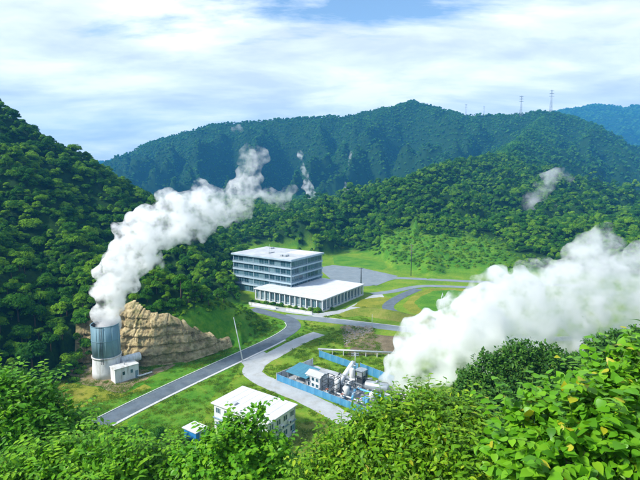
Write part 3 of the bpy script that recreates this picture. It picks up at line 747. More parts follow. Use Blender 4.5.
def leaf_frames(lobes, n, rng, droop, spread=0.5, shell=(0.5, 1.08), cluster=3):
    lob = np.array(lobes, float); wgt = lob[:, 3] ** 2; idx = rng.choice(len(lob), n // cluster + 1, p=wgt / wgt.sum())
    d = unit(len(idx), rng); d[:, 2] = np.where(d[:, 2] < -0.35, -d[:, 2], d[:, 2])
    # leave out what is buried inside a neighbouring lobe
    base = lob[idx, :3] + d * (lob[idx, 3] * rng.uniform(*shell, len(idx)))[:, None]
    bump = 0.12 * np.sin(base[:, 0] * 5.1 + base[:, 2] * 3.3) + 0.12 * np.sin(base[:, 1] * 4.3 - base[:, 2] * 5.7)
    base += d * (bump * lob[idx, 3])[:, None]
    keep = np.ones(len(idx), bool)
    for c in lob:
        keep &= ~(np.linalg.norm(base - c[:3], axis=1) < c[3] * 0.45)
    base, d = base[keep], d[keep]
    base = np.repeat(base, cluster, 0); d = np.repeat(d, cluster, 0)
    ct = np.repeat(rng.random(len(base) // cluster), cluster)
    m = len(base)
    base = base + rng.normal(size=(m, 3)) * 0.5 * spread * np.median(lob[:, 3]) * 0.25
    mid = d * 0.7 + unit(m, rng) * 0.9 + np.array([0, 0, -droop]); mid /= np.linalg.norm(mid, axis=1, keepdims=True)
    nrm = d * 0.6 + np.array([0, 0, 0.8]) + unit(m, rng) * 0.35
    nrm -= mid * np.sum(nrm * mid, 1, keepdims=True); nrm /= np.linalg.norm(nrm, axis=1, keepdims=True) + 1e-9
    side = np.cross(nrm, mid)
    tint = np.clip(ct * 0.35 + rng.random(m) * 0.62, 0, 1)
    return base, mid, side, nrm, tint
def front_tree(name, label, lobes, ground_xy, leaf_n, leaf_len, leaf_w, mat, seed, droop=0.3, singles=0, heart=False, cat='tree', cluster=3, trunk_r=0.12, group=None, twigs=40, yellow=0.0, sprays=0):
    rng = np.random.default_rng(seed)
    gx, gy = ground_xy; gz = tz(gx, gy)
    root = empty(name, (gx, gy, gz)); tag(root, label, cat, group)
    off = np.array([gx, gy, gz])
    lob = np.array([(*(np.array(c) - off), r) for c, r in lobes], float)
    tv_, tf_ = leaf_template(leaf_w, heart=heart)
    pos, mid, side, nrm, tint = leaf_frames(lob, leaf_n, rng, droop, cluster=cluster)
    stems = []
    if sprays:                                   # arching shoots that break the outline
        wv = lob[:, 3] ** 2; li = rng.choice(len(lob), sprays, p=wv / wv.sum()); add = []
        for q in li:
            d0 = unit(1, rng)[0]; d0[2] = abs(d0[2]) * .9 + .15; d0 /= np.linalg.norm(d0)
            p_ = lob[q, :3] + d0 * lob[q, 3] * .9; v_ = d0 + np.array([0, 0, .45]); v_ /= np.linalg.norm(v_)
            if np.any(np.linalg.norm(p_ - lob[:, :3], axis=1) < lob[:, 3] * .8): continue
            stem = [lob[q, :3] + d0 * lob[q, 3] * .6, p_.copy()]; stems.append(stem)
            L_ = leaf_len * rng.uniform(2.0, 4.5); nst = int(L_ / leaf_len * 2.4); tn = rng.uniform(.25, .8)
            for w_ in range(nst):
                p_ = p_ + v_ * L_ / nst; stem.append(p_.copy()); v_ = v_ + np.array([0, 0, -.10]) + unit(1, rng)[0] * .06; v_ /= np.linalg.norm(v_)
                sd_ = np.cross(v_, [0, 0, 1.0]); sd_ /= np.linalg.norm(sd_) + 1e-9
                m_ = v_ * .6 + sd_ * (1 if w_ % 2 else -1) + np.array([0, 0, -.25]); m_ /= np.linalg.norm(m_)
                n_2 = np.array([0, 0, 1.0]) + unit(1, rng)[0] * .3; n_2 -= m_ * (n_2 @ m_); n_2 /= np.linalg.norm(n_2)
                add.append((p_, m_, np.cross(n_2, m_), n_2, np.clip(tn + rng.uniform(-.1, .2), 0, .95)))
        if add:
            pos = np.concatenate([pos, [a_[0] for a_ in add]]); mid = np.concatenate([mid, [a_[1] for a_ in add]]); side = np.concatenate([side, [a_[2] for a_ in add]])
            nrm = np.concatenate([nrm, [a_[3] for a_ in add]]); tint = np.concatenate([tint, [a_[4] for a_ in add]])
    ln = leaf_len * rng.uniform(0.55, 1.25, len(pos))
    if yellow: tint = np.where(rng.random(len(pos)) < yellow, 1.0, tint * 0.9)
    # the leaves that show largest: nearest to the lookout and on the outside
    pick = []
    if singles:
        w = pos + off; dist = np.linalg.norm(w - np.array([0, 0, CAM_H]), axis=1)
        cdir = (np.array([0, 0, CAM_H]) - w) / dist[:, None]
        cen = lob[:, :3].mean(0); ow = pos - cen; ow /= np.linalg.norm(ow, axis=1, keepdims=True)
        sx = 320 + FOC * w[:, 0] / w[:, 1]; sy = 180 + FOC * (CAM_H - w[:, 2]) / w[:, 1]
        score = np.sum(ow * cdir, 1) * 0.5 + np.abs(np.sum(nrm * cdir, 1)) * 0.6 + ln / leaf_len * 0.5 - dist * 0.03 - 5 * ((sx > 660) | (sx < -20) | (sy > 490))
        pick = list(np.argsort(-score)[:singles])
    rest = np.ones(len(pos), bool); rest[pick] = False
    p, a, b, c, l_ = pos[rest], mid[rest], side[rest], nrm[rest], ln[rest]
    V = p[:, None, :] + (a[:, None, :] * tv_[None, :, 0:1] + b[:, None, :] * tv_[None, :, 1:2] + c[:, None, :] * tv_[None, :, 2:3]) * l_[:, None, None]
    k = len(tv_); nl = len(p)
    tri = np.array([f[:3] for f in tf_] + [(f[0], f[2], f[3]) for f in tf_ if f[2] != f[3]], np.int32)
    Fc = (tri[None] + (np.arange(nl) * k)[:, None, None]).reshape(-1, 3)
    me = np_mesh('foliage', V.reshape(-1, 3), Fc, mat, True); set_tint(me, np.repeat(tint[rest], k))
    fol = link('crown', me, root); fol['kind'] = 'stuff'
    if singles:
        kinds_ = []
        for q in range(9):
            tt = 0.12 + 0.095 * q if q < 8 else 1.0
            lm_ = np_mesh('leaf', tv_, tri, mat, True); set_tint(lm_, np.full(k, tt)); kinds_.append((tt, lm_))
        for q in pick:
            tt = tint[q]; lm_ = min(kinds_, key=lambda kk: abs(kk[0] - tt))[1]
            o = link('leaf', lm_, fol)
            Mx = Matrix.Identity(4)
            for r_ in range(3):
                Mx[r_][0] = mid[q][r_] * ln[q]; Mx[r_][1] = side[q][r_] * ln[q]; Mx[r_][2] = nrm[q][r_] * ln[q]; Mx[r_][3] = pos[q][r_]
            o.matrix_local = Mx
    if stems:
        sm_ = MB()
        for stem in stems: sm_.tube([tuple(p_) for p_ in stem], [leaf_len * .035] * (len(stem) - 1) + [leaf_len * .012], 4, False)
        sh_ = sm_.build('shoots', M_STEM, root); sh_['kind'] = 'stuff'
    # trunk, limbs and twigs
    b = MB(); cen = lob[:, :3].mean(0); fork = np.array([cen[0] * .5, cen[1] * .5, max(0.8, cen[2] * 0.45)])
    b.tube([(0, 0, -1.0), tuple(fork * .5 + np.array([.1, .05, 0])), tuple(fork)], [trunk_r * 1.4, trunk_r, trunk_r * .8], 8)
    tr = b.build('trunk', M_BARK, root)
    for c in lob:
        bb = MB(); m_ = (fork + c[:3]) / 2 + np.array([0, 0, -0.25 * c[3]])
        bb.tube([tuple(fork), tuple(m_), tuple(c[:3])], [trunk_r * .6, trunk_r * .38, trunk_r * .18], 6)
        for q in range(twigs // len(lob) + 2):
            e = c[:3] + unit(1, rng)[0] * c[3] * 0.95
            bb.tube([tuple(c[:3]), tuple((c[:3] + e) / 2 + np.array([0, 0, .05])), tuple(e)], [trunk_r * .16, trunk_r * .1, trunk_r * .04], 4, False)
        bb.build('limb', M_BARK, tr)
    return root
def lobes_px(lst):
    return [(tuple(D(px, py, Y)), rpx * Y / FOC) for (px, py, Y, rpx) in lst]

front_tree('broad_leaf_shrub', 'shrub with broad heart-shaped bright green and yellow leaves at bottom right',
           lobes_px([(648, 385, 10.5, 48), (605, 402, 10.3, 40), (565, 420, 10.0, 38), (530, 440, 9.8, 36), (625, 440, 9.2, 50), (580, 465, 8.8, 46), (540, 480, 8.6, 36), (660, 480, 8.4, 55), (510, 462, 9.6, 30), (690, 420, 9.8, 60)]),
           (6.6, 10.2), 7200, 0.225, 0.80, M_BIG, 41, 0.55, 300, True, 'shrub', 3, 0.10, yellow=0.05, sprays=110)
front_tree('vine_covered_shrub', 'mound of small leafy vines in the middle of the foreground',
           lobes_px([(345, 466, 13.0, 38), (385, 440, 13.0, 38), (425, 426, 13.2, 36), (462, 428, 13.0, 32), (400, 475, 12.0, 48), (450, 470, 11.5, 44), (495, 452, 12.0, 36), (325, 492, 12.5, 36), (480, 490, 10.8, 40), (437, 408, 13.4, 14), (365, 428, 13.4, 14)]),
           (2.2, 13.0), 21000, 0.18, 0.48, M_VINE, 42, 0.45, 200, False, 'shrub', 4, 0.10, yellow=0.06, sprays=420)
front_tree('bright_sapling', 'bright green leafy sapling rising in front of the white two-storey building',
           lobes_px([(245, 462, 18.0, 33), (220, 450, 18.0, 24), (270, 462, 18.0, 26), (205, 472, 18.0, 26), (285, 478, 17.6, 20), (248, 432, 18.2, 14), (258, 414, 18.2, 7), (230, 425, 18.2, 7), (245, 485, 17.4, 40), (190, 462, 18.4, 18)]),
           (-3.0, 18.0), 9000, 0.24, 0.62, M_BRIGHT, 43, 0.35, 200, False, 'tree', 3, 0.10, sprays=90)
front_tree('feathery_shrub', 'pale green feathery shrub along the bottom left edge',
           lobes_px([(60, 478, 19.0, 34), (100, 474, 19.0, 34), (140, 474, 19.2, 30), (172, 480, 19.0, 26), (20, 492, 18.5, 32), (115, 492, 18.0, 40), (45, 460, 19.5, 14)]),
           (-9.0, 19.0), 12000, 0.29, 0.48, M_LIME, 44, 0.3, 0, False, 'shrub', 4, 0.10, sprays=260)
front_tree('dark_leaf_tree', 'deep green tree leaning in from the left edge above the road',
           lobes_px([(8, 405, 29, 30), (38, 418, 29, 28), (62, 426, 29.5, 20), (20, 440, 28, 34), (55, 448, 28, 26), (-20, 425, 29, 36), (-10, 390, 30, 22), (84, 436, 29, 14), (45, 392, 30, 12)]),
           (-18.0, 29.0), 10000, 0.40, 0.52, M_BRIGHT, 45, 0.35, 0, False, 'tree', 3, 0.16, sprays=160)
front_tree('round_crowned_tree', 'dark round-crowned tree in front of the steam cloud',
           lobes_px([(474, 384, 46, 17), (492, 369, 46, 18), (520, 360, 46, 19), (548, 362, 46, 18), (574, 372, 46, 18), (505, 388, 45, 20), (540, 386, 45, 20), (463, 396, 45, 13), (575, 392, 45, 18), (485, 406, 44, 18), (515, 410, 44, 20), (545, 410, 44, 20), (570, 412, 44, 18)]),
           (19.5, 46.0), 22000, 0.34, 0.6, M_GREYLEAF, 46, 0.1, 0, False, 'tree', 4, 0.3)
front_tree('round_crowned_tree', 'dark tree at the right edge behind the heart-leaved shrub',
           lobes_px([(598, 352, 52, 14), (618, 346, 52, 15), (640, 344, 52, 16), (665, 344, 52, 18), (610, 366, 51, 16), (645, 366, 51, 18)]),
           (36.0, 52.0), 14000, 0.36, 0.6, M_GREYLEAF, 47, 0.1, 0, False, 'tree', 4, 0.3)
# bushes on the slope below the lookout and along the near roadside
ORD = ['first', 'second', 'third', 'fourth', 'fifth', 'sixth', 'seventh', 'eighth', 'ninth', 'tenth', 'eleventh', 'twelfth']
bush_count = {0: 0, 1: 0}
for (px, py, s, w) in sorted([(88, 441, 1.0, 0), (104, 438, 1.1, 0), (122, 437, 1.0, 0), (140, 438, 1.0, 0), (158, 436, 0.95, 0), (176, 437, 0.8, 0), (112, 452, 1.1, 0), (150, 452, 1.1, 0),
                       (58, 425, 1.1, 1), (40, 412, 1.2, 1), (22, 405, 1.2, 1), (66, 440, 1.1, 1), (44, 440, 1.3, 1), (18, 430, 1.3, 1), (70, 455, 1.2, 1), (30, 455, 1.3, 1), (4, 418, 1.3, 1)]):
    q = P(px, py + 8)
    x, y = q.x, q.y; z = tz(x, y)
    if z > 0.5:                                   # on the slope: slide towards the lookout along the sight line
        for t_ in np.linspace(1, 0.2, 80):
            if tz(q.x * t_, q.y * t_) <= CAM_H - (CAM_H) * t_: x, y = q.x * t_, q.y * t_; break
        z = tz(x, y)
    o = empty('roadside_bush' if w == 0 else 'slope_bush', (x, y, z - .2), random.uniform(0, 6)); sc_ = s * 0.72
    o.scale = (sc_, sc_, sc_ * 0.9)
    bush_count[w] += 1
    tag(o, ('%s from the left of the round bushes by the near end of the road' if w == 0 else '%s thicket bush from the left on the lower left slope') % ORD[bush_count[w] - 1], 'bush', 'bushes at the near end of the road' if w == 0 else 'bushes on the lower left slope')
    v = random.randrange(7); link('trunk', HI[v][1], o); link('crown', HI[v][0], o)

# ------------------------------------------------------------------ buildings
def window_mesh(w, h, name='window'):
    b = MB(); b.box(-w / 2, w / 2, 0, 0.06, 0, h); return b.mesh(name, M_GLASS)
def frame_mesh(w, h, t=0.07, mat=None, mull=1):
    b = MB()
    b.box(-w / 2 - t, w / 2 + t, -0.05, 0.08, -t, 0); b.box(-w / 2 - t, w / 2 + t, -0.05, 0.08, h, h + t)
    b.box(-w / 2 - t, -w / 2, -0.05, 0.08, 0, h); b.box(w / 2, w / 2 + t, -0.05, 0.08, 0, h)
    for k in range(1, mull + 1):
        x = -w / 2 + w * k / (mull + 1); b.box(x - .03, x + .03, -0.05, 0.02, 0, h)
    return b.mesh('frame', mat or M_BAND)
def facade_windows(parent, face, L, W, n, z, w, h, wm, fm, out=0.0):
    """n windows on one side of an L x W box whose near corner is the origin, x along L, y along W"""
    for k in range(n):
        t = (k + 0.5) / n
        if face == 'L': loc, rz = (t * L, -out, z), 0
        elif face == 'W': loc, rz = (-out, t * W, z), -math.pi / 2
        elif face == 'L2': loc, rz = (t * L, W + out, z), math.pi
        else: loc, rz = (L + out, t * W, z), math.pi / 2
        o = link('window', wm, parent, loc, rz)
        if fm: link('frame', fm, o)

UA = R(146)                                    # the long sides run up and left in the picture
# local frame: x along UA (left and back), y along UA-90 (right and back): near corner at the origin
def site(name, near, ang=UA):
    o = empty(name, (near.x, near.y, near.z), ang); o.scale = (1, -1, 1); return o
# a mirrored frame would flip normals, so use x along (UA-90) and y along UA instead
def site(name, near, ang=UA - math.pi / 2):
    return empty(name, tuple(near), ang)

# office block: x = right-hand face (24 m), y = left-hand face (33 m)
bn = P(291, 259.5, 17.0); bn.z = 0
blk = site('office_block', bn)
tag(blk, 'five-storey office block with pale floor bands and long glass strips', 'building')
BX, BY, SH = 23.5, 33.5, 3.25
MB().box(0.5, BX - 0.5, 0.5, BY - 0.5, -0.3, 5 * SH - 0.05).build('wall', M_CORE, blk)
for f in range(1, 5):
    b = MB(); b.box(-0.25, BX + 0.25, -0.25, BY + 0.25, f * SH - 0.34, f * SH + 0.30)
    bd = b.build('floor_band', M_BAND, blk); bevel(bd, 0.04)
    r = MB()                                    # balcony rail above each band
    for z in (f * SH + 0.55, f * SH + 0.95):
        r.tube([(-0.2, -0.2, z), (BX + .2, -0.2, z)], 0.04, 5); r.tube([(-0.2, -0.2, z), (-0.2, BY + .2, z)], 0.04, 5)
    for k in range(17): x = -.2 + (BX + .4) * k / 16; r.tube([(x, -0.2, f * SH + .1), (x, -0.2, f * SH + .95)], 0.035, 4)
    for k in range(1, 24): y = -.2 + (BY + .4) * k / 23; r.tube([(-0.2, y, f * SH + .1), (-0.2, y, f * SH + .95)], 0.035, 4)
    r.build('railing', M_BAND, bd)
wmL = window_mesh(2.55, 2.1); fmL = frame_mesh(2.55, 2.1, 0.07, M_CORE, 1)
for f in range(5):
    facade_windows(blk, 'L', BX, BY, 8, f * SH + 0.5, 2.55, 2.1, wmL, fmL, -0.44)
    facade_windows(blk, 'W', BX, BY, 11, f * SH + 0.5, 2.55, 2.1, wmL, fmL, -0.44)
pm = MB().box(-0.10, 0.10, -0.10, 0.10, 0, 5 * SH - 0.32).mesh('column', M_BAND)
for k in (0, 4, 8): link('column', pm, blk, (k * (BX - .3) / 8 + .15, 0.12, 0))
for k in (4, 7, 11): link('column', pm, blk, (0.15, k * (BY - .3) / 11 + .15, 0))
rf = MB().box(-0.7, BX + 0.7, -0.7, BY + 0.7, 5 * SH - 0.10, 5 * SH + 0.62).build('roof', M_BAND, blk); bevel(rf, 0.05)
MB().box(-0.45, BX + 0.45, -0.45, BY + 0.45, 5 * SH + 0.625, 5 * SH + 0.70).build('roof_membrane', M_ROOF2, rf)
for k in range(7):
    x = 13.5 + k * 1.35; MB().box(x, x + 0.25, 2, 13, 5 * SH + 0.70, 5 * SH + 0.88).build('roof_rib', M_ROOF, rf)
b = MB(); b.box(7, 11, 18, 23, 5 * SH + .70, 5 * SH + 1.15); b.build('roof_hatch', M_ROOF2, rf)
MB().tube([(5, 16, 5 * SH + .7), (5, 16, 5 * SH + 5.5)], 0.06, 6).build('antenna', M_GALV, rf)
for (x, y) in ((4, 6), (5.6, 6), (4, 8), (18, 26), (19.6, 26)):
    bevel(MB().box(x, x + 1, y, y + 1.2, 5 * SH + .70, 5 * SH + 1.45).build('roof_unit', M_GALV, rf), .04)

# white hall
hn = P(322.5, 299.5, 5.0); hn.z = 0
hall = site('white_hall', hn); tag(hall, 'low white hall with broad flat roof and windowed colonnade', 'building')
HXL, HYL, HZ = 32.0, 34.0, 5.0
MB().box(0.6, HXL - 0.6, 0.6, HYL - 0.6, -0.3, HZ - 0.3).build('wall', M_CORE, hall)
bevel(MB().box(-0.2, HXL + .2, -0.2, HYL + .2, -0.2, 0.45).build('plinth', M_CONC, hall), .04)
rf = MB().box(-0.5, HXL + 0.5, -0.5, HYL + 0.5, HZ - 0.42, HZ).build('roof', M_ROOF, hall); bevel(rf, 0.05)
for k in range(1, 13):
    MB().box(k * HXL / 13 - .05, k * HXL / 13 + .05, -0.4, HYL + .4, HZ + .002, HZ + 0.06).build('roof_seam', M_ROOF, rf)
cmh = MB().box(-0.2, 0.2, -0.2, 0.2, 0.45, HZ - 0.42).mesh('column', M_WHITE)
wmH = window_mesh(1.75, 2.7); fmH = frame_mesh(1.75, 2.7, 0.1, M_WHITE, 1)
n1, n2 = 12, 13
for k in range(n1 + 1): link('column', cmh, hall, (0.1 + k * (HXL - .2) / n1, 0.1, 0))
for k in range(1, n2 + 1): link('column', cmh, hall, (0.1, 0.1 + k * (HYL - .2) / n2, 0))
facade_windows(hall, 'L', HXL, HYL, n1, 1.15, 1.75, 2.7, wmH, fmH, -0.54)
facade_windows(hall, 'W', HXL, HYL, n2, 1.15, 1.75, 2.7, wmH, fmH, -0.54)
# low garden wall and shrubs in front of the hall
wl_pts = [P(251, 305), P(285, 309), P(306, 312)]
for (a, b_, lab) in ((P(249, 304.5), P(276, 309), 'low white planter wall before the hall, nearer the spur'), (P(286, 310.5), P(312, 314.5), 'low white planter wall before the hall, near its front corner')):
    d = b_ - a; o = empty('planter_wall', (a.x, a.y, 0), math.atan2(d.y, d.x)); tag(o, lab, 'wall', 'planter walls')
    bevel(MB().box(0, d.length, -.2, .2, -.1, .95).build('wall_body', M_WHITE_OLD, o), .03); bevel(MB().box(-.06, d.length + .06, -.28, .28, .953, 1.06).build('coping', M_CONC, o), .02)
for n_, (px, py, s) in enumerate([(253, 302, .6), (259, 303.5, .75), (266, 304, .8), (273, 305, .9), (280, 306.5, 1.0), (289, 308, .7), (296, 309, .75), (303, 310.5, .8), (312, 311.5, 1.1), (318, 312, 1.15), (332, 309.5, .6)]):
    q = P(px, py); o = empty('clipped_shrub', (q.x, q.y, 0), n_); sc_ = s * 1.25; o.scale = (sc_, sc_, sc_)
    tag(o, ORD[n_] + ' dark green shrub from the left along the front of the white hall', 'shrub', 'shrubs along the hall'); me = SC[n_ % 4].copy(); me.materials.clear(); me.materials.append(M_TREE); link('foliage', me, o)

# near white two-storey building
nn = P(267.5, 422.5, 6.0); nn.z = 0
wb = site('white_building', nn); tag(wb, 'white two-storey building with plain flat roof beside the concrete lane', 'building')
WX, WY, WZ = 8.3, 14.0, 6.0
MB().box(0, WX, 0, WY, -.3, WZ - .25).build('wall', M_WHITE, wb)
rf = bevel(MB().box(-.45, WX + .45, -.45, WY + .45, WZ - .25, WZ).build('roof', M_ROOF, wb), .04)
for k in range(1, 8): MB().box(-.4, WX + .4, k * WY / 8 - .03, k * WY / 8 + .03, WZ + .002, WZ + .03).build('roof_seam', M_ROOF, rf)
MB().box(1.2, 2.2, 9.5, 10.6, WZ + .002, WZ + .35).build('roof_hatch', M_ROOF2, rf)
bevel(MB().box(-.22, WX + .22, -.22, WY + .22, 2.75, 2.98).build('floor_ledge', M_CORE, wb), .03)
wmN = window_mesh(1.1, 1.05); fmN = frame_mesh(1.1, 1.05, .07, M_WHITE, 1)
for z in (1.1, 4.05):
    facade_windows(wb, 'L', WX, WY, 4, z, 1.1, 1.05, wmN, fmN, 0.02)
    facade_windows(wb, 'W', WX, WY, 6, z, 1.1, 1.05, wmN, fmN, 0.02)
for (x, z) in ((1.9, 3.15), (3.9, 3.15), (6.2, 3.15), (7.6, .1), (5.2, .1)):
    ac = MB().box(x - .4, x + .4, -.52, -.12, z, z + .62).build('air_conditioner', M_WHITE_OLD, wb); bevel(ac, .03)
    MB().lathe([(0.0, 0), (.24, 0), (.25, .02), (.25, .04)], 16).build('fan_grille', M_DARKST, ac, (x, -.53, z + .31)).rotation_euler = (R(90), 0, 0)
MB().box(7.2, 8.1, -.06, .04, 0, 2.1).build('door', M_TEAL, wb)
MB().tube([(WX - .1, -.1, 0), (WX - .1, -.1, WZ - .3)], .06, 6).build('downpipe', M_GALV, wb)

# little blue hut with a white roof
q = P(197, 437)
hb = empty('blue_hut', (q.x - .3, q.y, 0), UA - math.pi / 2); tag(hb, 'small bright blue hut with white lid roof beside the white building', 'hut')
MB().box(-1.3, 1.3, -1.7, 1.7, -.1, 1.9).build('wall', M_BLUEHUT, hb)
b = MB(); b.add([(-1.6, -2, 2.0), (1.6, -2, 1.9), (1.6, 2, 1.9), (-1.6, 2, 2.0), (-1.6, -2, 2.16), (1.6, -2, 2.06), (1.6, 2, 2.06), (-1.6, 2, 2.16)], [(0, 3, 2, 1), (4, 5, 6, 7), (0, 1, 5, 4), (1, 2, 6, 5), (2, 3, 7, 6), (3, 0, 4, 7)])
b.build('roof', M_ROOF, hb); MB().box(-.45, .45, -1.75, -1.69, 0, 1.7).build('door', M_BAND, hb)

# ------------------------------------------------------------------ steam stack and its hut
sb = P(108, 374)
stk = empty('steam_stack', (sb.x, sb.y, 0), R(200)); tag(stk, 'squat blue grey steel steam stack on a white concrete drum', 'stack')
SRAD = 3.4
MB().lathe([(SRAD - .4, -.4), (SRAD + .35, -.4), (SRAD + .25, 1.5), (SRAD + .02, 5.0), (SRAD + .02, 5.35), (SRAD - .4, 5.4)], 48).build('concrete_drum', M_WHITE_OLD, stk)
MB().lathe([(SRAD + .03, 5.05), (SRAD + .22, 5.05), (SRAD + .22, 5.42), (SRAD - .3, 5.45)], 48).build('ring_ledge', M_CONC, stk)
n = 12
for k in range(n):                              # twelve curved shell plates
    a0, a1 = 2 * math.pi * k / n + .002, 2 * math.pi * (k + 1) / n - .002; b = MB(); vs_ = []
    for (r_, z_) in ((SRAD, 5.4), (SRAD, 13.6), (SRAD - .12, 13.6), (SRAD - .12, 5.4)):
        for q_ in range(7):
            a = a0 + (a1 - a0) * q_ / 6; vs_.append((r_ * math.cos(a), r_ * math.sin(a), z_))
    fs_ = [(w * 7 + q_, w * 7 + q_ + 1, ((w + 1) % 4) * 7 + q_ + 1, ((w + 1) % 4) * 7 + q_) for w in range(4) for q_ in range(6)]
    fs_ += [(0, 7, 14, 21), (6, 27, 20, 13)]
    b.add(vs_, fs_, True).build('shell_plate', M_STEEL, stk)
MB().lathe([(SRAD - .15, 5.3), (SRAD - .15, 13.5)], 48).build('liner', M_DARKST, stk)
for z in (9.6, 13.45):
    MB().lathe([(SRAD - .05, z), (SRAD + .07, z), (SRAD + .07, z + .16), (SRAD - .05, z + .16)], 48).build('hoop', M_STEEL, stk)
ld = MB(); la = R(78)
for s in (-.25, .25):
    c, s_ = math.cos(la), math.sin(la); x, y = (SRAD + .3) * c - s * s_, (SRAD + .3) * s_ + s * c; ld.tube([(x, y, 4), (x, y, 13.8)], .05, 5)
for k in range(32):
    z = 4.2 + k * .3; c, s_ = math.cos(la), math.sin(la)
    ld.tube([((SRAD + .3) * c + .25 * s_, (SRAD + .3) * s_ - .25 * c, z), ((SRAD + .3) * c - .25 * s_, (SRAD + .3) * s_ + .25 * c, z)], .03, 4, False)
ld.build('ladder', M_DARKST, stk)

hq = P(115.5, 384); hr = P(139, 377); d = hr - hq
hut = empty('concrete_hut', (hq.x, hq.y, 0), math.atan2(d.y, d.x)); tag(hut, 'small white concrete pump hut in front of the stack', 'hut')
HL = d.length
MB().box(0, HL, 0, 3.0, -.3, 3.5).build('wall', M_WHITE_OLD, hut)
bevel(MB().box(-.15, HL + .15, -.15, 3.15, 3.5, 3.72).build('roof', M_CONC, hut), .03)
wmU = window_mesh(.6, .9); fmU = frame_mesh(.6, .9, .06, M_WHITE, 0)
for x in (HL * .36, HL * .70):
    o = link('window', wmU, hut, (x, -.03, 1.7)); link('frame', fmU, o)
MB().box(HL - .9, HL - .15, -.05, .02, 0, 2.0).build('door', M_CORE, hut)
MB().tube([(HL * .5, 1.5, 3.72), (HL * .5, 1.5, 4.5)], .12, 8).build('vent_pipe', M_GALV, hut)
tq = P(128, 372)
tk = empty('water_tank', (tq.x + .6, tq.y + 1.0, 0), math.atan2(d.y, d.x)); tag(tk, 'white horizontal tank on legs behind the pump hut', 'tank')
b = MB(); b.tube([(-2.7, 0, 3.4), (-2.5, 0, 3.4), (2.3, 0, 3.4), (2.55, 0, 3.4)], [.5, 1.1, 1.1, .5], 18); b.build('shell', M_WHITE_OLD, tk)
for x in (-1.6, 1.4): MB().box(x - .15, x + .15, -.8, .8, -.1, 2.6).build('leg', M_CONC, tk)
pb = empty('steam_pipe', (sb.x, sb.y, 0)); tag(pb, 'pipe running along the dirt from the stack to the rock face', 'pipe')
MB().tube([P(124, 376) - sb + Vector((0, 0, .5)), P(140, 377.5) - sb + Vector((0, 0, .45)), P(152, 373.5) - sb + Vector((0, 0, .4))], .22, 10).build('pipe_run', M_WHITE_OLD, pb)
for t_ in (.3, .8):
    q = P(124, 376).lerp(P(152, 373.5), t_) - sb; MB().box(q.x - .2, q.x + .2, q.y - .3, q.y + .3, -.1, .25).build('support', M_CONC, pb)

# ------------------------------------------------------------------ pipe yard
yq = [P(277, 380.5), P(368, 416), P(402, 400), P(384, 386), P(313, 365)]
st(patch('yard_floor', yq, 0.028, M_YARD, 0.0, 4, raw=True), 'pale concrete floor of the fenced pipe yard', 'yard')
def corr_panel(w, h, mat, n=8):
    b = MB(); vs_ = []; m = 2 * n + 1
    for k in range(m):
        x = w * k / (m - 1); y = 0.05 if k % 2 else -0.05
        vs_ += [(x, y, 0.05), (x, y, h)]
    fs_ = [(2 * k, 2 * k + 2, 2 * k + 3, 2 * k + 1) for k in range(m - 1)]
    b.add(vs_, fs_); me = b.mesh('panel', mat); return me
def fence(a, b_, h, mat, label, step=2.4, rail=M_GALV, name='blue_fence'):
    a, b_ = Vector((a.x, a.y, 0)), Vector((b_.x, b_.y, 0)); d = b_ - a; n = max(1, round(d.length / step)); w = d.length / n
    o = empty(name, tuple(a), math.atan2(d.y, d.x)); tag(o, label, 'fence')
    pm_ = corr_panel(w - .06, h, mat); ps = MB().box(-.06, .06, -.12, -.02 + .14, -.3, h + .08).mesh('post', rail)
    for k in range(n): pn = link('panel', pm_, o, (k * w + .03, 0.0, 0)); m = pn.modifiers.new('thick', 'SOLIDIFY'); m.thickness = .02
    for k in range(n + 1): link('post', ps, o, (k * w, 0.1, 0))
    MB().box(0, d.length, .06, .14, h - .12, h - .02).build('rail', rail, o)
    return o
fence(yq[0], yq[1], 1.7, M_BLUE, 'blue corrugated fence along the concrete lane side of the pipe yard')
fence(yq[0], yq[4], 1.9, M_WHITE_OLD, 'white corrugated fence closing the left end of the pipe yard', name='white_fence')
fence(yq[1], yq[2], 1.7, M_BLUE, 'blue corrugated fence on the right end of the pipe yard under the steam')
fence(P(319, 357), P(358, 371), 2.0, M_BLUE, 'long blue corrugated fence on the grass behind the pipe yard')
fence(P(360, 371.5), P(394, 385), 2.3, M_BLUE, 'taller blue corrugated fence behind the grey tank')
# grey pipeline on trestles behind the yard
pa, pz = P(318, 354), P(408, 358.5)
pl = empty('pipeline', tuple(pa), 0); tag(pl, 'long grey pipeline on trestles behind the pipe yard', 'pipe')
dv = pz - pa
MB().tube([Vector((0, 0, 1.5)), dv * .5 + Vector((0, 0, 1.5)), dv + Vector((0, 0, 1.5))], .28, 10).build('pipe_run', M_GALV, pl)
MB().tube([Vector((0, .7, 1.3)), dv + Vector((0, .7, 1.3))], .16, 8).build('pipe_run', M_WHITE_OLD, pl)
for k in range(8):
    q = dv * ((k + .3) / 8); MB().box(q.x - .1, q.x + .1, q.y - .35, q.y + .95, -.2, 1.22).build('trestle', M_CONC, pl)

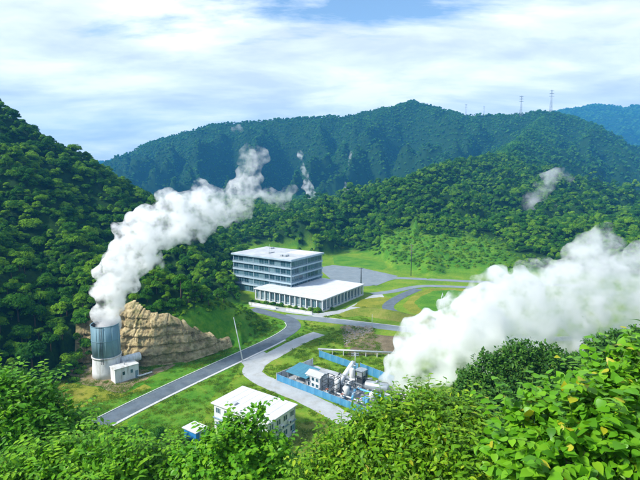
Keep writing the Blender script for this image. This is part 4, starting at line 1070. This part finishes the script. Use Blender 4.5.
ya = math.atan2(yq[1].y - yq[0].y, yq[1].x - yq[0].x)      # along the yard's long side
def yard(name, px, py, label, cat, rz=None): 
    q = P(px, py); return tag(empty(name, (q.x, q.y, 0), ya if rz is None else rz), label, cat)
o = yard('open_shed', 303, 381, 'open shed with teal sheet roof in the corner of the pipe yard', 'shed')
for x in (-3, 3):
    for y in (-2.2, 2.2): MB().box(x - .1, x + .1, y - .1, y + .1, -.1, 2.5 + (.5 if y > 0 else 0)).build('post', M_GALV, o)
for k in range(6):
    x = -3.5 + k * 1.167
    b = MB(); b.add([(x, -2.7, 2.42), (x + 1.14, -2.7, 2.42), (x + 1.14, 2.7, 3.1), (x, 2.7, 3.1), (x, -2.7, 2.5), (x + 1.14, -2.7, 2.5), (x + 1.14, 2.7, 3.18), (x, 2.7, 3.18)], [(0, 3, 2, 1), (4, 5, 6, 7), (0, 1, 5, 4), (1, 2, 6, 5), (2, 3, 7, 6), (3, 0, 4, 7)])
    b.build('roof_sheet', M_TEAL, o)
MB().box(-3, 3, 2.3, 2.4, 0, 2.6).build('back_wall', M_CORE, o)
for (x, y, s, lab) in ((-1.8, -.6, 1.2, 'dark pump set under the teal shed roof'),):
    q = P(294, 384.5); e = tag(empty('pump_set', (q.x, q.y, 0), ya), lab, 'pump')
    bevel(MB().box(-.9, .9, -.5, .5, 0, .25).build('skid', M_DARKST, e), .03); MB().tube([(-.6, 0, .7), (.2, 0, .7)], .4, 12).build('motor', M_DARKST, e); MB().tube([(.2, 0, .7), (.7, 0, .7)], .22, 10).build('pump_head', M_GALV, e)
    MB().tube([(.6, 0, .8), (.6, 0, 1.6), (.6, .8, 1.9)], .12, 8).build('outlet', M_GALV, e)
o = yard('control_house', 317, 386.5, 'little white control house with dark square windows in the pipe yard', 'building')
MB().box(-2.1, 2.1, -1.5, 1.5, -.1, 3.3).build('wall', M_WHITE, o)
b = MB(); b.add([(-2.4, -1.8, 3.2), (2.4, -1.8, 3.2), (2.4, 1.8, 3.2), (-2.4, 1.8, 3.2), (-2.4, 0, 3.95), (2.4, 0, 3.95)], [(0, 1, 5, 4), (2, 3, 4, 5), (1, 2, 5), (3, 0, 4), (0, 3, 2, 1)])
b.build('roof', M_ROOF2, o)
wmY = window_mesh(.75, .8); fmY = frame_mesh(.75, .8, .06, M_WHITE, 0)
for (x, z) in ((-1.3, .6), (0, .6), (1.3, .6), (-1.3, 2.05), (0, 2.05), (1.3, 2.05)):
    w_ = link('window', wmY, o, (x, -1.53, z)); link('frame', fmY, w_)
o = yard('storage_tank', 377, 393, 'pale grey horizontal tank lying in the pipe yard', 'tank', ya + .28)
b = MB(); b.tube([(-3.0, 0, 1.6), (-2.85, 0, 1.6), (-2.6, 0, 1.6), (2.6, 0, 1.6), (2.85, 0, 1.6), (3.0, 0, 1.6)], [.4, .95, 1.12, 1.12, .95, .4], 24); b.build('shell', M_GALV, o)
for x in (-2, 2): MB().box(x - .2, x + .2, -1.1, 1.1, -.1, .9).build('saddle', M_CONC, o)
MB().lathe([(.3, 2.6), (.3, 2.95), (.4, 2.95), (.4, 3.05), (0, 3.07)], 14).build('manhole', M_GALV, o)
b = MB(); b.tube([(-2.6, .4, 2.75), (2.6, .4, 2.75)], .05, 6); b.build('top_rail', M_DARKST, o)
o = yard('steel_tower', 361, 389, 'dark grey box-framed steel tower beside the tank', 'tower')
for x in (-1, 1):
    for y in (-1, 1): MB().box(x - .09, x + .09, y - .09, y + .09, -.1, 5.0).build('post', M_DARKST, o)
for z, m in ((1.6, M_GALV), (3.2, M_DARKST), (4.85, M_GALV)): MB().box(-1.15, 1.15, -1.15, 1.15, z, z + .12).build('deck', m, o)
MB().box(-.8, .8, -.8, .8, 1.75, 3.1).build('hopper', M_DARKST, o); MB().box(-.75, .75, -.75, .75, 3.4, 4.7).build('housing', M_GALV, o)
b = MB()
for s in (-1, 1):
    b.tube([(-1, s, 0), (1, s, 1.6)], .04, 4); b.tube([(s, -1, 0), (s, 1, 1.6)], .04, 4)
b.build('brace', M_DARKST, o)
for (px, py, r_, h_, lab) in ((337, 393, .7, 3.6, 'slim white separator vessel nearest the control house'), (346, 398.5, .8, 3.0, 'white separator vessel close to the lane fence'), (352, 384, .65, 4.2, 'tall white separator vessel beside the steel tower'), (372, 402, .7, 2.4, 'short white vessel in the right corner of the pipe yard')):
    o = yard('separator_vessel', px, py, lab, 'vessel'); 
    MB().lathe([(0, .7), (r_ * .6, .75), (r_, 1.1), (r_, h_ - .4), (r_ * .6, h_ - .05), (0, h_)], 18).build('shell', M_WHITE_OLD, o)
    for k in range(4):
        a = k * math.pi / 2 + .7; MB().tube([(r_ * .85 * math.cos(a), r_ * .85 * math.sin(a), -.1), (r_ * .85 * math.cos(a), r_ * .85 * math.sin(a), 1.2)], .07, 5).build('leg', M_GALV, o)
    MB().tube([(0, 0, h_ - .1), (0, 0, h_ + .6), (.5, 0, h_ + .8), (1.3, 0, h_ + .8)], .11, 8).build('outlet', M_GALV, o)
# pipe runs through the yard, each with its own supports
def pipe(pts, r_, mat, label, name='process_pipe'):
    q0 = P(pts[0][0], pts[0][1]); o = tag(empty(name, (q0.x, q0.y, 0)), label, 'pipe')
    w_ = [P(a, b_) - q0 + Vector((0, 0, z)) for a, b_, z in pts]; fine = smooth_line(w_, 4)
    MB().tube(fine, r_, 10).build('pipe_run', mat, o)
    for k in range(2, len(fine) - 1, 4):
        p_ = fine[k]
        if p_.z > .6: MB().box(p_.x - .08, p_.x + .08, p_.y - .08, p_.y + .08, -.05, p_.z - r_ * .7).build('support', M_GALV, o)
    for k in (1, len(fine) // 2):
        t_ = (fine[k + 1] - fine[k]).normalized(); MB().tube([fine[k] - t_ * .06, fine[k] + t_ * .06], r_ * 1.45, 12).build('flange', M_GALV, o)
pipe([(334, 394, 1.0), (343, 386, 2.2), (353, 376, 3.6)], .62, M_WHITE, 'fat white duct climbing diagonally across the pipe yard', 'steam_duct')
pipe([(326, 391, .8), (336, 396, .8), (350, 401, .8), (364, 407, .8)], .25, M_GALV, 'grey pipe parallel to the blue lane fence')
pipe([(324, 380, 1.6), (338, 383, 1.6), (352, 386, 1.6), (372, 385, 1.6)], .3, M_WHITE_OLD, 'white pipe along the back of the pipe yard')
pipe([(331, 397, 1.2), (334, 388, 1.2), (340, 378, 1.4)], .2, M_DARKST, 'dark pipe crossing the yard beside the control house')
pipe([(352, 403, 1.0), (356, 394, 1.2), (366, 396, 1.2), (388, 403, 1.1)], .28, M_BLUE, 'blue pipe passing under the grey tank')
pipe([(342, 400, 2.2), (349, 393, 2.4), (358, 399, 2.2)], .18, M_DARKST, 'dark overhead pipe bend near the lane fence')
pipe([(341, 400, .9), (345, 394, 1.0), (349, 388, 1.5), (362, 383, 1.5)], .22, M_WHITE_OLD, 'white pipe winding between the separator vessels')
pipe([(318, 392, .6), (325, 386, .6), (332, 381, .7)], .2, M_GALV, 'short grey pipe behind the control house')
pipe([(360, 402, .7), (370, 399, .8), (382, 405, .8)], .2, M_GALV, 'grey pipe in front of the tank')
pipe([(345, 381, 2.6), (356, 382, 2.8), (366, 380, 2.6)], .2, M_GALV, 'raised grey pipe reaching the steel tower')
for (px, py, lab, mt) in ((352, 398, 'pale blue switch cabinet between the vessels', M_BAND), (366, 404, 'blue switch cabinet near the short vessel', M_BLUE), (328, 383, 'white crate behind the pipe rack', M_WHITE_OLD), (341, 389, 'grey skid box under the white duct', M_GALV)):
    o = yard('equipment_cabinet', px, py, lab, 'cabinet'); bevel(MB().box(-.7, .7, -.45, .45, .1, 1.5).build('body', mt, o), .03); MB().box(-.62, .62, -.48, -.452, .2, 1.4).build('door', mt, o); MB().box(-.75, .75, -.5, .5, -.05, .1).build('base', M_CONC, o)
o = yard('pipe_rack', 331, 393, 'dark lattice pipe rack beside the control house', 'rack')
for x in (-1.8, 0, 1.8):
    for y in (-1.2, 1.2): MB().box(x - .07, x + .07, y - .07, y + .07, -.05, 4.0).build('post', M_DARKST, o)
for z in (1.4, 2.7, 3.9):
    b = MB(); b.box(-1.9, 1.9, -1.26, -1.14, z, z + .12); b.box(-1.9, 1.9, 1.14, 1.26, z, z + .12)
    for x in (-1.8, 0, 1.8): b.box(x - .05, x + .05, -1.14, 1.14, z + .01, z + .11)
    b.build('beam', M_DARKST, o)
for s in (-1.2, 1.2): MB().tube([(-1.8, s, 0), (0, s, 1.4), (1.8, s, 2.7)], .05, 4).build('brace', M_DARKST, o)
for (px, py, lab) in ((327, 395.5, 'dark valve assembly by the lane fence, left of the pipe rack'), (342, 400.5, 'valve assembly by the lane fence below the white vessels'), (358, 405, 'dark valve assembly by the lane fence near the right corner'), (348, 390, 'valve assembly in the middle of the pipe yard')):
    o = yard('valve_assembly', px, py, lab, 'valve'); MB().tube([(0, 0, -.05), (0, 0, 1.5)], .16, 8).build('body', M_GALV, o)
    MB().tube([(-.6, 0, .8), (.6, 0, .8)], .2, 8).build('cross_pipe', M_GALV, o); MB().lathe([(.3, 1.5), (.38, 1.53), (.38, 1.6), (.3, 1.63), (.3, 1.5)], 14).build('hand_wheel', M_RUST, o)
    MB().box(-.35, .35, .3, .8, -.05, .7).build('cabinet', M_BLUE, o)
o = yard('wellhead_silencer', 401, 404, 'concrete wellhead silencer drum hidden in the base of the steam cloud', 'silencer')
MB().lathe([(1.2, -.1), (1.5, -.1), (1.5, 1.9), (1.35, 1.9), (1.2, 1.8)], 28).build('drum', M_CONC, o); MB().tube([(-4.5, 0, 1.0), (-1.4, 0, 1.0)], .4, 12).build('inlet_pipe', M_GALV, o)
# rubble and stones
def stone(seed, s):
    bm = bmesh.new(); bmesh.ops.create_icosphere(bm, subdivisions=1, radius=1)
    for v in bm.verts:
        k = 1 + .35 * mnoise.noise(v.co * 1.3 + Vector((seed * 3.1, 0, 0))); v.co = Vector((v.co.x * k * s, v.co.y * k * s * .8, v.co.z * k * s * .6))
    me = bpy.data.meshes.new('stone'); bm.to_mesh(me); bm.free(); me.materials.append(M_STONE); return me
stones = [stone(k, 1) for k in range(5)]
vs_, fs_ = [], []
for k in range(420):
    u, v = random.random(), random.random()
    px = 343 + 30 * u; py = 326 + 20 * (0.25 + .75 * (1 - u)) * v + 4 * u * 0 ; q = P(px, py); s = random.uniform(.10, .38) * random.uniform(.5, 1.3); base = len(vs_); me = stones[k % 5]; a = random.uniform(0, 6.3)
    for vv in me.vertices: vs_.append((q.x + s * (vv.co.x * math.cos(a) - vv.co.y * math.sin(a)), q.y + s * (vv.co.x * math.sin(a) + vv.co.y * math.cos(a)), s * vv.co.z + s * .3))
    fs_ += [tuple(base + i_ for i_ in p_.vertices) for p_ in me.polygons]
me = bpy.data.meshes.new('rubble'); me.from_pydata(vs_, [], fs_); me.update(); me.materials.append(M_STONE)
tag(link('rubble', me), 'heap of pale rubble stones beside the road above the pipe yard', 'rubble', kind='stuff')

# ------------------------------------------------------------------ poles and pylons
def pole(px, py, h, r_, label, lean=(0, 0), arms=2, mat=None, top=None, name='utility_pole', lamp=False):
    q = P(px, py); o = tag(empty(name, (q.x, q.y, 0)), label, 'pole'); mat = mat or M_GALV
    t_ = Vector((lean[0], lean[1], h))
    MB().tube([(0, 0, -.3), t_ * .5, t_], [r_, r_ * .8, r_ * .6], 9).build('shaft', mat, o)
    for k in range(arms):
        c = t_ * (0.96 - .08 * k); a = MB().box(c.x - 1.0, c.x + 1.0, c.y - .06, c.y + .06, c.z - .06, c.z + .06).build('crossarm', top or mat, o)
        for x in (-.85, -.4, .4, .85): MB().lathe([(.05, c.z + .06), (.08, c.z + .12), (.05, c.z + .22), (0, c.z + .24)], 7, (c.x + x, c.y)).build('insulator', M_CORE, a)
    return o
pole(243, 361.5, 12.2, .17, 'tall pale leaning pole beside the valley road', (-2.6, 1.5), 0, M_WHITE_OLD)
pole(355, 377, 6.5, .14, 'grey pole with crossarms behind the pipe yard', (0, 0), 2, M_GALV)
pole(361, 286.5, 9.0, .32, 'dark post at the edge of the car park behind the hall', (0, 0), 1, M_DARKST)
pole(411, 276, 17.0, .22, 'tall pole with rust red crossarms at the foot of the hill', (0, 0), 4, M_DARKST, M_RUST)
pole(407, 332, 4.0, .08, 'short white post beside the lower road', (0, 0), 0, M_WHITE)
pole(372, 326, 4.2, .09, 'white marker post beside the rubble heap', (0, 0), 0, M_WHITE)
q = P(442, 309); o = tag(empty('lattice_mast', (q.x, q.y, 0)), 'slim pale A-frame mast on the green island', 'mast')
for s in (-1.2, 1.2): MB().tube([(s, 0, -.2), (0, 0, 6.5)], .09, 6).build('leg', M_GALV, o)
for z, w in ((2, .84), (4, .46)): MB().tube([(-w, 0, z), (w, 0, z)], .06, 5).build('crossbar', M_GALV, o)
def pylon(px, py, Y, h, label, name='transmission_tower'):
    q = D(px, py, Y); z = tz(q.x, q.y); h = h + max(0, q.z - z) if q.z > z else h
    o = tag(empty(name, (q.x, q.y, z - 2)), label, 'tower', 'towers on the mountain ridge'); w0, w1 = h * .038, h * .010; h *= .82
    at = lambda f, sx, sy: Vector((sx * (w0 + (w1 - w0) * f), sy * (w0 + (w1 - w0) * f), h * f)); C4 = [(-1, -1), (1, -1), (1, 1), (-1, 1)]
    for sx, sy in C4: MB().tube([at(0, sx, sy), at(1, sx, sy)], h * .004, 5).build('leg', M_GALV, o)
    b = MB()
    for k in range(7):
        f0, f1 = k / 7, (k + 1) / 7
        for a, c in zip(C4, C4[1:] + C4[:1]):
            b.tube([at(f0, *a), at(f1, *c)], h * .0022, 4, False); b.tube([at(f0, *c), at(f1, *a)], h * .0022, 4, False); b.tube([at(f1, *a), at(f1, *c)], h * .0022, 4, False)
    b.build('bracing', M_GALV, o)
    for f in (.72, .84, .95): MB().tube([(-h * .11, 0, h * f), (0, 0, h * f + h * .015), (h * .11, 0, h * f)], [h * .004, h * .011, h * .004], 5).build('crossarm', M_DARKST, o)
pylon(521, 109, 1205, 46, 'lattice transmission tower on the ridge, left of the summit mast')
pylon(551, 106, 1196, 54, 'tallest lattice tower standing on the mountain summit')
pylon(466, 109, 1248, 22, 'small tower low on the ridge saddle, nearer the left peak')
pylon(484, 111, 1238, 20, 'small tower low on the ridge saddle, nearer the tall towers')

# ------------------------------------------------------------------ grass and scrub on the valley floor
def tuft(seed, n, h, mat):
    rng = np.random.default_rng(seed); v, f = [], []
    for k in range(n):
        a = rng.uniform(0, 6.28); r_ = rng.uniform(0, .8); x, y = r_ * math.cos(a), r_ * math.sin(a); b_ = rng.uniform(0, 6.28); w = .05; hh_ = h * rng.uniform(.5, 1.2); lx, ly = rng.normal(size=2) * .8 * h
        i0 = len(v); v += [(x - w * math.cos(b_), y - w * math.sin(b_), 0), (x + w * math.cos(b_), y + w * math.sin(b_), 0), (x + lx, y + ly, hh_)]; f.append((i0, i0 + 1, i0 + 2))
    me = np_mesh('tuft', v, f, mat); set_tint(me, np.repeat(rng.random(n), 3)); return me
M_TUFT = foliage_mat('grass_blades', (0.06, 0.17, 0.008), (0.13, 0.25, 0.012), (0.24, 0.29, 0.03), 0.5)
TUF = [tuft(k, 60, .26, M_TUFT) for k in range(4)]
road_pts = np.array([(p.x, p.y) for p in road_line + cross + up1 + up2 + up3]); lane_pts = np.array([(p.x, p.y) for p in lane])
hard = [(np.array([(p.x, p.y) for p in road_line]), 3.8), (np.array([(p.x, p.y) for p in cross]), 3.1), (lane_pts, 2.8), (np.array([(p.x, p.y) for p in up1]), 2.8), (np.array([(p.x, p.y) for p in up2]), 2.6), (np.array([(p.x, p.y) for p in up3]), 2.7)]
def in_poly(x, y, poly):
    c = np.zeros(len(x), bool); n = len(poly)
    for k in range(n):
        x0, y0 = poly[k].x, poly[k].y; x1, y1 = poly[(k + 1) % n].x, poly[(k + 1) % n].y
        m = (y0 > y) != (y1 > y); xi = (x1 - x0) * (y - y0) / ((y1 - y0) or 1e-9) + x0; c ^= m & (x < xi)
    return c
def local_rect(o, x0, x1, y0, y1):
    a = o.rotation_euler.z; f = lambda x, y: Vector((o.location.x + x * math.cos(a) - y * math.sin(a), o.location.y + x * math.sin(a) + y * math.cos(a), 0)); return [f(x0, y0), f(x1, y0), f(x1, y1), f(x0, y1)]
keep_out = [yq, local_rect(blk, -1, BX + 1, -1, BY + 1), local_rect(hall, -1, HXL + 1, -1, HYL + 1), local_rect(wb, -.5, WX + .5, -.5, WY + .5), local_rect(hut, -.3, HL + .3, -.3, 3.3),
            [P(*q_) for q_ in ((318, 268), (332, 265), (362, 268), (398, 276), (388, 281), (370, 286), (340, 288))],
            [P(*q_) for q_ in ((247, 306), (262, 304), (318, 313.5), (345, 309), (372, 295), (384, 297), (352, 311), (322, 317), (290, 313))],
            [P(*q_) for q_ in ((240, 361), (262, 351), (272, 356), (262, 372), (248, 371))]]
def free_ground(x, y):
    ok = np.ones(len(x), bool)
    for pts_, r_ in hard:
        d2 = np.full(len(x), 1e9)
        for a in pts_: d2 = np.minimum(d2, (x - a[0]) ** 2 + (y - a[1]) ** 2)
        ok &= d2 > r_ * r_
    for pl_ in keep_out: ok &= ~in_poly(x, y, pl_)
    return ok & (np.hypot(x - sb.x, y - sb.y) > 4.5)
x, y, rng = scatter(-75, 70, 80, 300, 1.0, 51)
z = terrain(x, y); f_ = fbm(x / 9, y / 9, 3, 61)
m = (z < 6) & (np.abs(np.degrees(np.arctan2(x, y))) < 40) & (rng.random(len(x)) < 0.55 + 1.2 * f_) & free_ground(x, y) & (cut_plane(x, y) < .3 + 99 * (x > -24))
x, y, z = x[m], y[m], z[m]
g_items = [(a, b_, c + .28, s, r_, int(k)) for a, b_, c, s, r_, k in zip(x, y, z, rng.uniform(.6, 1.5, len(x)), rng.uniform(0, 6.3, len(x)), rng.integers(0, 4, len(x)))]
instancer('grass', g_items, TUF, 'uneven grass tufts across the valley floor', 'grass')
# low scrub: verge weeds, the lush toe of the spur, tall weeds behind the yard
x, y, rng = scatter(-70, 60, 85, 300, 1.7, 52); z = terrain(x, y); f_ = fbm(x / 12, y / 12, 3, 62)
dens = np.where(spur_lush(x, y) > .15, .75, 0.0)
cz_ = cut_plane(x, y); hl_ = hills(x, y); brow = (x > -66) & (x < -20) & (y > 95) & (y < 175) & (cz_ > hl_ - .3) & (cz_ < hl_ + 5) & (hl_ > 1.5)
brow |= low_spur(x, y, hl_) & (hl_ > 1.2) & (cz_ > hl_ - .3)
dens = np.where(brow, .7, dens)
dens = np.maximum(dens, np.where(np.hypot((x - 4) / 5, (y - 137) / 4) < 1, .95, 0))
m = ((z < 14) & (hl_ < 12) | brow) & (rng.random(len(x)) < dens) & free_ground(x, y) & (np.abs(np.degrees(np.arctan2(x, y))) < 40) & (brow | ~((cz_ > .3) & (x < -26) & (y < 170)))
m &= brow | (np.hypot(x - sb.x - 3, y - sb.y) > 11)
m0 = m; x, y, z = x[m], y[m], z[m]
s_items = [(a, b_, c + .2, s, r_, int(k)) for a, b_, c, s, r_, k in zip(x, y, z, np.where(brow[m0], rng.uniform(.35, 1.0, len(x)), rng.uniform(.2, .5, len(x))), rng.uniform(0, 6.3, len(x)), rng.integers(0, 4, len(x)))]
instancer('scrub', s_items, SC, 'low green scrub and weeds along verges and the foot of the spur', 'scrub')

# ------------------------------------------------------------------ steam
def steam_mat(name, dens, axis, scale, lo=0.38, hi=0.62, floor=0.0):
    """axis: (point, direction, [(distance along, factor)...]) thins the steam as it drifts away"""
    t = NT(name); t.n.remove(t.b)
    pv = t.new('ShaderNodeVolumePrincipled'); pv.inputs['Color'].default_value = (1.0, 1.0, 1.0, 1); pv.inputs['Anisotropy'].default_value = 0.15
    geo = t.new('ShaderNodeNewGeometry')
    n = t.noise(geo.outputs['Position'], scale, 5, 0.62)
    f = t.new('ShaderNodeMapRange', interpolation_type='SMOOTHSTEP'); t.l.new(n, f.inputs[0]); f.inputs[1].default_value = lo; f.inputs[2].default_value = hi; f.inputs[3].default_value = floor; f.inputs[4].default_value = 1.0
    d = t.math('MULTIPLY', f.outputs[0], dens)
    if axis:
        p0, dr, stops = axis; dr = Vector(dr).normalized()
        sub = t.new('ShaderNodeVectorMath', operation='SUBTRACT'); t.l.new(geo.outputs['Position'], sub.inputs[0]); sub.inputs[1].default_value = tuple(p0)
        dt = t.new('ShaderNodeVectorMath', operation='DOT_PRODUCT'); t.l.new(sub.outputs[0], dt.inputs[0]); dt.inputs[1].default_value = tuple(dr)
        L_ = stops[-1][0]
        rp = t.ramp(t.math('DIVIDE', dt.outputs['Value'], L_, True), [(a / L_, (b_, b_, b_)) for a, b_ in stops])
        d = t.math('MULTIPLY', d, rp)
    t.l.new(d, pv.inputs['Density']); t.l.new(pv.outputs[0], t.o.inputs['Volume'])
    return t.m
def steam(name, puffs, mat, label, voxel, seed, kids=9, gkids=4, amp=0.3, cat='steam'):
    rng = np.random.default_rng(seed); balls = []
    c0 = Vector(D(*puffs[0][:3]))
    for (px, py, Y, rp) in puffs:
        c = np.array(D(px, py, Y)); r_ = rp * Y / FOC; balls.append((c, r_ * .86))
        for d in unit(kids, rng):
            r1 = r_ * rng.uniform(.28, .46); c1 = c + d * r_ * .86; balls.append((c1, r1))
            for d2 in unit(gkids, rng):
                if d2 @ d < 0: d2 = -d2
                balls.append((c1 + d2 * r1 * .85, r1 * rng.uniform(.35, .5)))
    bm = bmesh.new(); bmesh.ops.create_icosphere(bm, subdivisions=2, radius=1); tv_ = np.array([v.co[:] for v in bm.verts]); tf_ = np.array([[v.index for v in f.verts] for f in bm.faces]); bm.free()
    V = np.concatenate([tv_ * r_ + c - np.array(c0) for c, r_ in balls]); Fc = np.concatenate([tf_ + k * len(tv_) for k in range(len(balls))])
    me = np_mesh(name, V, Fc)
    tmp = link(name + '_draft', me); md = tmp.modifiers.new('remesh', 'REMESH'); md.mode = 'VOXEL'; md.voxel_size = voxel
    dg = bpy.context.evaluated_depsgraph_get(); me2 = bpy.data.meshes.new_from_object(tmp.evaluated_get(dg))
    bpy.data.objects.remove(tmp); bpy.data.meshes.remove(me)
    n = len(me2.vertices); co = np.empty(n * 3, np.float32); me2.vertices.foreach_get('co', co); nr = np.empty(n * 3, np.float32); me2.vertices.foreach_get('normal', nr); co = co.reshape(-1, 3); nr = nr.reshape(-1, 3)
    fr = .9 / (voxel * 5)
    dsp = np.array([mnoise.fractal(Vector(c) * fr, 1.0, 2.0, 3) for c in co]); co = co + nr * (dsp * amp * voxel * 3)[:, None]
    me2.vertices.foreach_set('co', co.ravel().astype(np.float32)); me2.update(); me2.materials.clear(); me2.materials.append(mat)
    me2.polygons.foreach_set('use_smooth', np.ones(len(me2.polygons), bool)); me2.name = name
    o = link(name, me2, None, tuple(c0)); return tag(o, label, cat)
pA, pB = D(108, 316, 115), D(250, 165, 142)
m1 = steam_mat('stack_steam', 1.5, (pA, pB - pA, [(0, 1), (22, .55), (40, .28), (62, .13)]), 0.30, .43, .62, .02)
steam('steam_plume', [(108, 322.5, 115.2, 11.6), (108, 316, 115.2, 12.2), (108, 308, 115.2, 14), (110, 297, 115.5, 17), (114, 283, 116, 20), (120, 268, 117, 22), (128, 253, 119, 24), (140, 237, 121, 25), (155, 225, 124, 25), (172, 216, 127, 24), (188, 210, 130, 24), (205, 208, 133, 23), (222, 210, 136, 20),
      (237, 200, 138, 18), (246, 186, 140, 16), (251, 171, 142, 13), (250, 158, 143, 12), (262, 155, 144, 8), (200, 228, 132, 14), (168, 240, 125, 11), (268, 196, 142, 10), (282, 200, 144, 10), (290, 190, 146, 7), (182, 238, 128, 9), (160, 262, 121, 7)],
      m1, 'white steam plume rolling up from the steel stack and drifting right', 0.62, 5)
pC, pD_ = D(400, 388, 107), D(640, 265, 132)
m2 = steam_mat('wellhead_steam', 1.0, (pC, pD_ - pC, [(0, 1), (25, .6), (45, .32), (72, .22)]), 0.17, .43, .62, .02)
steam('steam_plume', [(399, 404, 104, 13), (394, 398, 106, 13), (398, 390, 106, 20), (404, 380, 107, 25), (418, 366, 109, 30), (436, 350, 111, 34), (456, 336, 113, 38), (480, 322, 115, 40), (508, 312, 118, 40), (538, 302, 121, 40), (565, 288, 124, 36), (588, 272, 127, 33), (598, 252, 130, 24), (597, 240, 131, 14), (618, 292, 128, 38),
      (650, 284, 131, 38), (690, 274, 136, 40), (590, 322, 124, 30), (556, 330, 120, 30), (524, 340, 117, 28), (536, 276, 124, 12), (640, 320, 128, 30), (510, 285, 121, 10)],
      m2, 'large white steam cloud pouring from the pipe yard towards the right', 0.95, 6)
m3 = steam_mat('thin_steam', 0.10, None, 0.08, .41, .68, .0)
steam('steam_wisp', [(550, 178, 420, 9), (556, 174, 420, 9), (563, 175, 420, 6), (570, 179, 420, 5), (546, 184, 418, 8), (540, 190, 415, 9), (533, 197, 413, 9), (527, 204, 412, 8), (543, 197, 414, 5), (533, 212, 410, 5), (552, 206, 412, 5), (557, 217, 410, 4)], m3, 'thin steam wisp over the wooded hill at right', 2.0, 7, 7, 3)
m4 = steam_mat('faint_steam', 0.22, None, 0.14, .44, .68, .0)
steam('steam_wisp', [(299, 154, 600, 4), (300, 159, 600, 3.2), (302, 164, 600, 3), (303, 169, 600, 3.2), (305, 174, 600, 4), (307, 180, 600, 4.5), (309, 187, 600, 6), (310, 194, 600, 6)], m4, 'faint steam wisp right of the stack plume against the dark mountain', 2.2, 8, 6, 3)
steam('steam_wisp', [(345, 183, 520, 1.8), (346, 186, 520, 2.2), (346, 189, 520, 2.6), (347, 192, 520, 2.6), (350, 194, 520, 1.8)], m4, 'small bright steam puff on the wooded slope above the office block', 1.4, 9, 6, 3)
steam('steam_wisp', [(351, 152, 700, 2), (350, 155, 700, 2), (350, 158, 700, 1.8), (349, 161, 700, 1.6), (349, 165, 700, 1.6)], m4, 'tiny steam puff high on the mountain side', 1.6, 10, 6, 3)
steam('steam_wisp', [(238, 127, 1080, 3.5), (241, 130, 1080, 3), (233, 129, 1080, 3)], steam_mat('ridge_mist', 0.03, None, 0.03, .36, .6, .1), 'small cloud scrap just below the mountain skyline', 3.0, 11, 6, 3)

# ------------------------------------------------------------------ haze
hz = MB().box(-3800, 3800, -3800, 3800, -1.2, float(GZ.max()) + 30)
print('HAZE TOP', GZ.max(), RR[-1])
t = NT('valley_haze'); t.n.remove(t.b)
pv = t.new('ShaderNodeVolumePrincipled'); pv.inputs['Color'].default_value = (0.08, 0.42, 0.88, 1); pv.inputs['Density'].default_value = 0.00025; pv.inputs['Anisotropy'].default_value = 0.0
t.l.new(pv.outputs[0], t.o.inputs['Volume'])
tag(hz.build('haze', t.m), 'pale blue haze filling the valley air', 'haze', kind='stuff')
